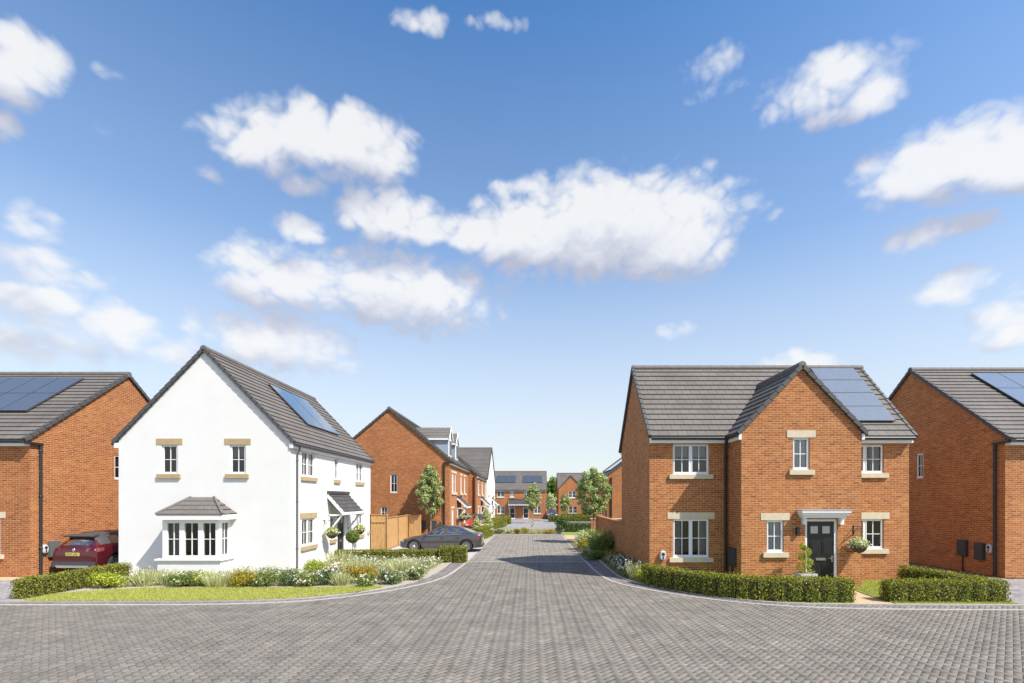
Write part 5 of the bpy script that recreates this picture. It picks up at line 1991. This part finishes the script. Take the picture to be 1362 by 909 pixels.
# ------------------------------------------------------------------ cars
def car(name, label, paint, loc, rz, kind='saloon', group=None):
    """front points to -x, rear to +x"""
    root = thing(name, label, 'car', (0, 0, 0), group)
    if kind == 'saloon':
        ST = [(-2.27, .34, .56, .50), (-2.22, .22, .70, .62), (-2.0, .19, .83, .70), (-1.45, .19, .9, .80), (-.95, .19, .91, .875)]
        CAB = [(-.2, .91, .91, 1.38, .57), (.25, .91, .92, 1.425, .60), (.33, .91, .92, 1.425, .60), (.85, .91, .935, 1.40, .585), (.93, .91, .935, 1.395, .58), (1.2, .905, .95, 1.31, .55)]
        RR = [(1.78, .20, .89, 1.0), (2.08, .22, .85, .985), (2.2, .24, .79, .95), (2.25, .34, .70, .78)]
        wb0, wb1, wr = -1.42, 1.40, .325
        WY = .9
    else:
        ST = [(-2.2, .40, .58, .62), (-2.14, .28, .74, .76), (-1.9, .24, .85, .86), (-1.4, .24, .91, .95), (-1.0, .24, .92, 1.02)]
        CAB = [(-.35, .92, 1.03, 1.53, .60), (.1, .92, 1.04, 1.60, .64), (.18, .92, 1.04, 1.60, .64), (.95, .92, 1.08, 1.585, .63), (1.03, .92, 1.08, 1.58, .63), (1.5, .91, 1.09, 1.555, .62), (1.93, .895, 1.08, 1.50, .59)]
        RR = [(2.10, .26, .885, 1.03), (2.16, .27, .87, .98), (2.19, .30, .83, .82), (2.2, .40, .78, .60)]
        wb0, wb1, wr = -1.34, 1.32, .355
        WY = .915
    rings, cab = [], []
    for (x, zl, w, zb) in ST + RR:
        rings.append((x, [(0, zl), (w * .86, zl), (w * .97, zl + .08), (w, (zl + zb) / 2), (w * .965, zb - .03), (w * .87, zb + .005), (w * .6, zb + .03), (w * .3, zb + .042), (0, zb + .045)]))
        cab.append(0)
    CR = []
    for (x, w, zb, zt, yt) in CAB:
        zl = .19 if kind == 'saloon' else .24
        CR.append((x, [(0, zl), (w * .86, zl), (w * .97, zl + .08), (w, (zl + zb) / 2), (w * .965, zb - .03), (w * .93, zb + .01), (yt + .03, zt - .06), (yt * .55, zt - .005), (0, zt + .008)]))
    ns = len(ST)
    rings = rings[:ns] + CR + rings[ns:]
    nr = len(rings)
    K = 9
    bm = bmesh.new()
    VV = []
    for (x, pr) in rings:
        row = []
        for k in range(K):
            row.append(bm.verts.new((x, -pr[k][0], pr[k][1])))
        mir = [row[0]] + [bm.verts.new((x, pr[k][0], pr[k][1])) for k in range(1, K - 1)] + [row[K - 1]]
        VV.append((row, mir))
    c0, c1 = ns, ns + len(CAB) - 1

    def midx(i, k):
        # i: between ring i and i+1; k: between row k and k+1
        if k == 5:
            if i == c0 - 1 or c0 <= i < c1:
                pil = (rings[i + 1][0] - rings[i][0]) < .1 or (kind != 'saloon' and i == c1 - 1)
                return 2 if pil else 1
            return 0
        if k in (6, 7):
            if i == c0 - 1:
                return 1
            if i == c1 and k in (6, 7):
                return 1
            if kind != 'saloon' and c0 <= i < c1:
                return 2
        return 0
    for i in range(nr - 1):
        for side in (0, 1):
            a, b = VV[i][side], VV[i + 1][side]
            for k in range(K - 1):
                vs = [a[k], b[k], b[k + 1], a[k + 1]]
                if side == 1:
                    vs.reverse()
                f = bm.faces.new(vs)
                f.material_index = midx(i, k)
                f.smooth = True
    for e in (0, nr - 1):
        row, mir = VV[e]
        loop = row + mir[1:-1][::-1]
        f = bm.faces.new(loop if e else loop[::-1])
        f.smooth = True
    bmesh.ops.recalc_face_normals(bm, faces=bm.faces)
    me = bpy.data.meshes.new('body')
    bm.to_mesh(me)
    bm.free()
    tmp = bpy.data.objects.new('tmp_body', me)
    COL.objects.link(tmp)
    for m in (M[paint], M['car_glass'], M['dgrey']):
        me.materials.append(m)
    sd = tmp.modifiers.new('s', 'SUBSURF')
    sd.levels = sd.render_levels = 2
    cuts = []
    for wx in (wb0, wb1):
        for s in (-1, 1):
            mb = MB()
            mb.lathe([(0, -.2), (wr + .055, -.2), (wr + .055, .2), (0, .2)], (wx, s * .92, wr), 28, axis='y')
            co = mb.build('tmp_cut', M['black'])
            bmc = bmesh.new()
            bmc.from_mesh(co.data)
            bmesh.ops.remove_doubles(bmc, verts=bmc.verts, dist=1e-5)
            bmesh.ops.recalc_face_normals(bmc, faces=bmc.faces)
            bmc.to_mesh(co.data)
            bmc.free()
            bo = tmp.modifiers.new('b', 'BOOLEAN')
            bo.operation = 'DIFFERENCE'
            bo.solver = 'EXACT'
            bo.object = co
            cuts.append(co)
    dg = bpy.context.evaluated_depsgraph_get()
    dg.update()
    ev = tmp.evaluated_get(dg)
    em = bpy.data.meshes.new_from_object(ev)
    names = [m.name if m else '' for m in em.materials]
    nv = np.zeros(len(em.vertices) * 3)
    em.vertices.foreach_get('co', nv)
    nv = nv.reshape(-1, 3)
    groups = {0: [], 1: [], 2: []}
    for p in em.polygons:
        nm = names[p.material_index] if p.material_index < len(names) else ''
        gi = 1 if nm == M['car_glass'].name else (2 if nm == M['dgrey'].name else 0)
        groups[gi].append(tuple(p.vertices))
    for o in cuts + [tmp]:
        bpy.data.objects.remove(o, do_unlink=True)
    for gi, nm, mt in ((0, 'body', paint), (1, 'glazing', 'car_glass'), (2, 'pillar_trim', 'dgrey')):
        fs = groups[gi]
        if not fs:
            continue
        par = {}

        def find(i):
            while par.setdefault(i, i) != i:
                par[i] = par[par[i]]
                i = par[i]
            return i
        if gi:
            for f in fs:
                for q in f[1:]:
                    par[find(q)] = find(f[0])
        isl = {}
        for f in fs:
            isl.setdefault(find(f[0]) if gi else 0, []).append(f)
        for ff in isl.values():
            used = sorted(set(i for f in ff for i in f))
            mp = {v: i for i, v in enumerate(used)}
            m2 = bpy.data.meshes.new(nm)
            m2.from_pydata([tuple(nv[i]) for i in used], [], [tuple(mp[i] for i in f) for f in ff])
            m2.polygons.foreach_set('use_smooth', [True] * len(ff))
            m2.update()
            link_mesh(nm, m2, M[mt], root)
    body = [c for c in root.children if c.name.startswith('body')][0]
    # wheels
    for wx in (wb0, wb1):
        for s in (-1, 1):
            mb = MB()
            yo = s * (WY - .105)
            mb.lathe([(wr * .66, -.1), (wr * .93, -.105), (wr, -.07), (wr, .07), (wr * .93, .105), (wr * .66, .1)], (wx, yo, wr), 24, axis='y')
            w = mb.build('wheel', M['tyre'], root)
            mb = MB()
            fy = yo + s * .085
            for q in range(10):
                a = 2 * math.pi * q / 10
                d = V((math.cos(a), 0, math.sin(a)))
                mb.bar(V((wx, fy, wr)) + d * .03, V((wx, fy, wr)) + d * wr * .66, .035, .03, up=V((0, 1, 0)))
            mb.lathe([(wr * .60, s * .0), (wr * .67, s * .012), (wr * .70, -s * .01), (wr * .70, -s * .06)], (wx, fy, wr), 24, axis='y')
            mb.lathe([(0, s * .02), (.055, s * .018), (.06, -s * .02)], (wx, fy, wr), 12, axis='y')
            mb.build('rim', M['rim'], w)
            mb = MB()
            mb.lathe([(0, 0), (wr * .7, 0)], (wx, yo + s * .02, wr), 20, axis='y')
            mb.build('brake_disc', M['dgrey'], w)
    # details
    sal = kind == 'saloon'
    for s in (-1, 1):
        mb = MB()
        zx = .93 if sal else 1.06
        mx = -.72 if sal else -.75
        mb.lathe([(0, -.1), (.05, -.09), (.075, 0), (.05, .09), (0, .1)], (mx, s * 1.0, zx + .06), 10, axis='y')
        mb.bar((mx, s * .86, zx), (mx, s * .96, zx + .04), .05, .04)
        mb.build('mirror', M[paint], root)
        for hx in ((.12, .95) if sal else (-.05, .85)):
            mb = MB()
            mb.box(hx - .1, hx + .1, min(s * .90, s * .93), max(s * .90, s * .93), (.79 if sal else .9), (.82 if sal else .93))
            mb.build('door_handle', M['silver' if not sal else paint], root)
        mb = MB()
        if sal:
            mb.hexa([(2.0, s * .56, .74), (2.235, s * .54, .74), (2.13, s * .83, .74), (1.95, s * .87, .74), (2.0, s * .56, .88), (2.225, s * .54, .88), (2.11, s * .83, .9), (1.93, s * .87, .89)])
        else:
            mb.hexa([(2.0, s * .52, .90), (2.20, s * .52, .90), (2.10, s * .86, .88), (1.85, s * .91, .90), (2.0, s * .52, 1.02), (2.175, s * .52, 1.02), (2.06, s * .86, 1.03), (1.84, s * .91, 1.04)])
        mb.build('tail_lamp', M['tail'], root)
        mb = MB()
        z = .58 if sal else .72
        mb.hexa([(-2.0, s * .84, z), (-2.17, s * .70, z), (-2.26, s * .45, z), (-2.1, s * .45, z), (-2.0, s * .84, z + .11), (-2.15, s * .70, z + .1), (-2.23, s * .45, z + .07), (-2.1, s * .45, z + .07)])
        mb.build('headlamp', M['lamp'], root)
        mb = MB()
        zz = .95 if sal else 1.08
        pts = [(-.72, s * .885, zz - .02), (.3, s * .885, zz - .015), (1.1, s * .88, zz + .01)]
        mb.tube(pts, .012, 5)
        mb.build('waistline_trim', M['silver'], root)
    mb = MB()
    if sal:
        mb.box(-2.285, -2.2, -.42, .42, .34, .52)
    else:
        mb.box(-2.22, -2.1, -.5, .5, .42, .66)
    mb.build('grille', M['black'], root)
    if not sal:
        mb = MB()
        mb.box(2.12, 2.235, -.84, .84, .33, .52)
        mb.build('rear_bumper', M['dgrey'], root)
        mb = MB()
        mb.hexa([(2.1, -.62, .27), (2.25, -.6, .29), (2.25, .6, .29), (2.1, .62, .27), (2.1, -.72, .37), (2.255, -.68, .38), (2.255, .68, .38), (2.1, .72, .37)])
        mb.build('skid_plate', M['silver'], root)
        mb = MB()
        mb.box(2.20, 2.226, -.27, .27, .74, .86)
        pl = mb.build('number_plate', M['plate'], root)
        mb = MB()
        ww = .045
        y = -.235
        for i in range(7):
            if i == 4:
                y += .045
            mb.box(2.227, 2.229, y, y + ww * .3, .765, .835)
            mb.box(2.227, 2.229, y + ww * .3, y + ww * .9, .80 if i % 2 else .765, .835 if i % 2 else .785)
            y += .06
        mb.build('plate_characters', M['black'], pl)
        mb = MB()
        mb.lathe([(0, .012), (.05, .01), (.062, -.01)], (2.185, 0, .96), 14, axis='x')
        mb.build('badge', M['chrome'], root)
        mb = MB()
        mb.hexa([(1.7, -.56, 1.46), (2.02, -.56, 1.43), (2.02, .56, 1.43), (1.7, .56, 1.46), (1.7, -.56, 1.545), (2.05, -.55, 1.475), (2.05, .55, 1.475), (1.7, .56, 1.545)])
        mb.build('spoiler', M['dgrey'], root)
        for s in (-1, 1):
            mb = MB()
            mb.tube([(-.1, s * .55, 1.50), (.15, s * .56, 1.575), (1.3, s * .56, 1.56), (1.5, s * .55, 1.49)], .016, 6)
            mb.build('roof_rail', M['dgrey'], root)
    else:
        mb = MB()
        mb.box(2.235, 2.262, -.26, .26, .56, .67)
        mb.build('number_plate', M['plate'], root)
        mb = MB()
        mb.box(2.16, 2.262, -.7, .7, .27, .36)
        mb.build('rear_diffuser', M['black'], root)
    root.location = loc
    root.rotation_euler = (0, 0, rz)
    return root


car('parked_car', 'dark grey saloon car parked across the drive beside the timber fence', 'paint_grey', (-4.9, 26.85, 0), 0)
car('parked_car', 'deep red sport utility car parked between left brick and white houses', 'paint_red', (-17.08, 20.3, 0), R(-94), 'suv')
car('parked_car', 'bright red car half hidden behind the dormer house hedge', 'paint_pink', (-4.66, 41.6, 0), R(90), 'suv')
car('parked_car', 'pale windowed navy car parked beside the far semi-detached pair', 'paint_navy', (3.45, 79.5, ZF), R(90), 'suv')

# ------------------------------------------------------------------ sky, sun, camera
SUN = V((1.55, -1.0, 2.2)).normalized()
SUN_EL = math.asin(SUN.z)
w = bpy.data.worlds.new('World')
SC.world = w
w.use_nodes = True
nt = w.node_tree
bg = nt.nodes['Background']
sky = N(nt, 'ShaderNodeTexSky', sky_type='NISHITA', sun_disc=False)
sky.sun_elevation = SUN_EL
sky.sun_rotation = math.atan2(SUN.x, SUN.y)
sky.altitude = 50
sky.air_density = SKY_AIR
sky.dust_density = SKY_DUST
sky.ozone_density = SKY_OZONE

# clouds: azimuth / elevation of each puff (radians), half sizes, density
def cloud_group():
    gt = bpy.data.node_groups.new('cloud_density', 'ShaderNodeTree')
    gt.interface.new_socket('Vector', in_out='INPUT', socket_type='NodeSocketVector')
    gt.interface.new_socket('Density', in_out='OUTPUT', socket_type='NodeSocketFloat')
    gt.interface.new_socket('Body', in_out='OUTPUT', socket_type='NodeSocketFloat')
    gi = gt.nodes.new('NodeGroupInput')
    go = gt.nodes.new('NodeGroupOutput')

    def mth(op, a, b=None, c=None, clamp=False):
        n = gt.nodes.new('ShaderNodeMath')
        n.operation = op
        n.use_clamp = clamp
        for s, v in zip(n.inputs, (a, b, c)):
            if v is None:
                continue
            if hasattr(v, 'links'):
                gt.links.new(v, s)
            else:
                s.default_value = v
        return n.outputs[0]
    wz = N(gt, 'ShaderNodeTexNoise', i_Scale=9.0, i_Detail=3.0, i_Roughness=.55)
    gt.links.new(gi.outputs[0], wz.inputs['Vector'])
    wv = N(gt, 'ShaderNodeVectorMath', operation='MULTIPLY_ADD')
    gt.links.new(wz.outputs['Color'], wv.inputs[0])
    wv.inputs[1].default_value = (.03, .016, 0)
    gt.links.new(gi.outputs[0], wv.inputs[2])
    wo = N(gt, 'ShaderNodeVectorMath', operation='SUBTRACT')
    gt.links.new(wv.outputs[0], wo.inputs[0])
    wo.inputs[1].default_value = (.015, .008, 0)
    p = wo.outputs[0]
    cur = None
    for (az, el, ra, re, den) in CLOUDS:
        s = N(gt, 'ShaderNodeVectorMath', operation='SUBTRACT')
        gt.links.new(p, s.inputs[0])
        s.inputs[1].default_value = (az, el, 0)
        m = N(gt, 'ShaderNodeVectorMath', operation='MULTIPLY')
        gt.links.new(s.outputs[0], m.inputs[0])
        m.inputs[1].default_value = (1 / ra, 1 / re, 0)
        l = N(gt, 'ShaderNodeVectorMath', operation='LENGTH')
        gt.links.new(m.outputs[0], l.inputs[0])
        sq = mth('MULTIPLY', l.outputs['Value'], l.outputs['Value'])
        d = mth('MULTIPLY_ADD', sq, -den, den)
        cur = d if cur is None else mth('SMOOTH_MAX', cur, d, .12)
    # elsewhere (beside and behind): unseen scattered clouds, added for reflections in glass and panels
    sp = N(gt, 'ShaderNodeSeparateXYZ')
    gt.links.new(gi.outputs[0], sp.inputs[0])
    aa = mth('ABSOLUTE', sp.outputs['X'])
    msk = mth('MULTIPLY_ADD', aa, 3.0, -2.85, True)
    bn = N(gt, 'ShaderNodeTexNoise', i_Scale=3.2, i_Detail=4.0, i_Roughness=.5)
    st = N(gt, 'ShaderNodeVectorMath', operation='MULTIPLY')
    gt.links.new(gi.outputs[0], st.inputs[0])
    st.inputs[1].default_value = (1, 2.0, 1)
    gt.links.new(st.outputs[0], bn.inputs['Vector'])
    bk = mth('MULTIPLY', mth('MULTIPLY_ADD', bn.outputs['Fac'], 4.0, -1.85), msk)
    bk = mth('ADD', bk, mth('MULTIPLY_ADD', msk, 1.0, -1.0))
    cur = mth('MAXIMUM', cur, bk)
    fn = N(gt, 'ShaderNodeTexNoise', i_Scale=24.0, i_Detail=6.0, i_Roughness=.55)
    st2 = N(gt, 'ShaderNodeVectorMath', operation='MULTIPLY')
    gt.links.new(p, st2.inputs[0])
    st2.inputs[1].default_value = (1, 1.35, 1)
    gt.links.new(st2.outputs[0], fn.inputs['Vector'])
    puff = None
    for sc_, am in ((12.0, 1.35), (25.0, .8), (52.0, .35)):
        b = N(gt, 'ShaderNodeTexNoise', i_Scale=sc_, i_Detail=0.0)
        gt.links.new(st2.outputs[0], b.inputs['Vector'])
        v = mth('MULTIPLY_ADD', mth('ABSOLUTE', mth('ADD', b.outputs['Fac'], -.5)), am, -.125 * am)
        puff = v if puff is None else mth('ADD', puff, v)
    o = mth('ADD', mth('ADD', cur, puff), mth('MULTIPLY_ADD', fn.outputs['Fac'], .55, -.30))
    gt.links.new(o, go.inputs[0])
    gt.links.new(mth('ADD', cur, mth('MULTIPLY', puff, .45)), go.inputs[1])
    return gt


tc = N(nt, 'ShaderNodeTexCoord')
sx = N(nt, 'ShaderNodeSeparateXYZ')
nt.links.new(tc.outputs['Generated'], sx.inputs[0])


def wm(op, a, b=None, c=None, clamp=False):
    n = nt.nodes.new('ShaderNodeMath')
    n.operation = op
    n.use_clamp = clamp
    for s, v in zip(n.inputs, (a, b, c)):
        if v is None:
            continue
        if hasattr(v, 'links'):
            nt.links.new(v, s)
        else:
            s.default_value = v
    return n.outputs[0]


az = wm('ARCTAN2', sx.outputs['X'], sx.outputs['Y'])
el = wm('ARCSINE', sx.outputs['Z'])
cv = N(nt, 'ShaderNodeCombineXYZ')
nt.links.new(az, cv.inputs[0])
nt.links.new(el, cv.inputs[1])
grp = cloud_group()
g1 = nt.nodes.new('ShaderNodeGroup')
g1.node_tree = grp
nt.links.new(cv.outputs[0], g1.inputs[0])
of = N(nt, 'ShaderNodeVectorMath', operation='ADD')
nt.links.new(cv.outputs[0], of.inputs[0])
of.inputs[1].default_value = (.015, .06, 0)
g2 = nt.nodes.new('ShaderNodeGroup')
g2.node_tree = grp
nt.links.new(of.outputs[0], g2.inputs[0])
al = N(nt, 'ShaderNodeMapRange', interpolation_type='SMOOTHSTEP')
al.inputs['From Min'].default_value = 0.0
al.inputs['From Max'].default_value = .7
nt.links.new(g1.outputs[0], al.inputs['Value'])
sh = wm('SUBTRACT', g1.outputs[1], g2.outputs[1])
shade = wm('MULTIPLY_ADD', sh, 1.35, .47, True)
crp = ramp(nt, [(0.0, (.54, .56, .67)), (.4, (.72, .735, .82)), (.75, (.93, .935, .965)), (1.0, (1.0, .995, .99))])
nt.links.new(shade, crp.inputs['Fac'])
cb = N(nt, 'ShaderNodeVectorMath', operation='SCALE')
cb.inputs['Scale'].default_value = CLOUD_GAIN
nt.links.new(crp.outputs['Color'], cb.inputs[0])
# only above the horizon
up = N(nt, 'ShaderNodeMapRange')
up.inputs['From Min'].default_value = .01
up.inputs['From Max'].default_value = .12
nt.links.new(el, up.inputs['Value'])
alpha = wm('MULTIPLY', wm('MULTIPLY', al.outputs['Result'], up.outputs['Result']), .88)
hs = N(nt, 'ShaderNodeHueSaturation')
hs.inputs['Saturation'].default_value = SKY_SAT
hs.inputs['Hue'].default_value = SKY_HUE
nt.links.new(sky.outputs[0], hs.inputs['Color'])
hz = nt.nodes.new('ShaderNodeValToRGB')
hz.color_ramp.elements[0].position = 0
hz.color_ramp.elements[0].color = (.86, .86, .86, 1)
hz.color_ramp.elements[1].position = .8
hz.color_ramp.elements[1].color = (0, 0, 0, 1)
for ps, vl in ((.13, .82), (.26, .58), (.46, .20)):
    e = hz.color_ramp.elements.new(ps)
    e.color = (vl, vl, vl, 1)
nt.links.new(el, hz.inputs['Fac'])
base = mixc(nt, 'MIX', hz.outputs['Color'], hs.outputs['Color'], [c / SKY_STR for c in HAZE])
fin = mixc(nt, 'MIX', alpha, base, cb.outputs[0])
nt.links.new(fin, bg.inputs['Color'])
bg.inputs['Strength'].default_value = SKY_STR

sl = bpy.data.lights.new('sun', 'SUN')
sl.energy = SUN_E
sl.angle = R(.55)
sl.color = (1.0, .945, .85)
so = bpy.data.objects.new('sun', sl)
COL.objects.link(so)
so.rotation_euler = (-SUN).to_track_quat('-Z', 'Y').to_euler()
so.location = SUN * 60

cd = bpy.data.cameras.new('camera')
cam = bpy.data.objects.new('camera', cd)
COL.objects.link(cam)
cam.location = (0, 0, 2.88)
cam.rotation_euler = (R(90), 0, 0)
cd.sensor_width = 36
cd.lens = 36 * 640 / 1362
cd.shift_x = -25 / 1362
cd.shift_y = (664 - 454.5) / 1362
cd.clip_end = 3000
SC.camera = cam
vs = SC.view_settings
vs.view_transform = 'Standard'
vs.look = 'None'
vs.gamma = 1
vs.exposure = EXPOSURE
vs.use_curve_mapping = False
SC.render.engine = 'CYCLES'
SC.cycles.use_denoising = True
SC.cycles.max_bounces = 6
SC.cycles.transparent_max_bounces = 8

# ------------------------------------------------------------------ repeats share a group
GROUPS = {'house': 'new houses along the road', 'hedge': 'clipped garden hedges', 'shrub': 'shrubs in the planting beds',
          'flowering shrub': 'flowering shrubs in the beds', 'ornamental grass': 'ornamental grass clumps in the beds', 'tree': 'young trees along the side road',
          'hanging basket': 'hanging baskets beside the doors', 'car': 'cars parked on the drives', 'fence': 'timber fences by the grey car', 'wall': 'brick garden walls'}
for o in SC.objects:
    if o.get('category') in GROUPS and 'group' not in o:
        o['group'] = GROUPS[o['category']]
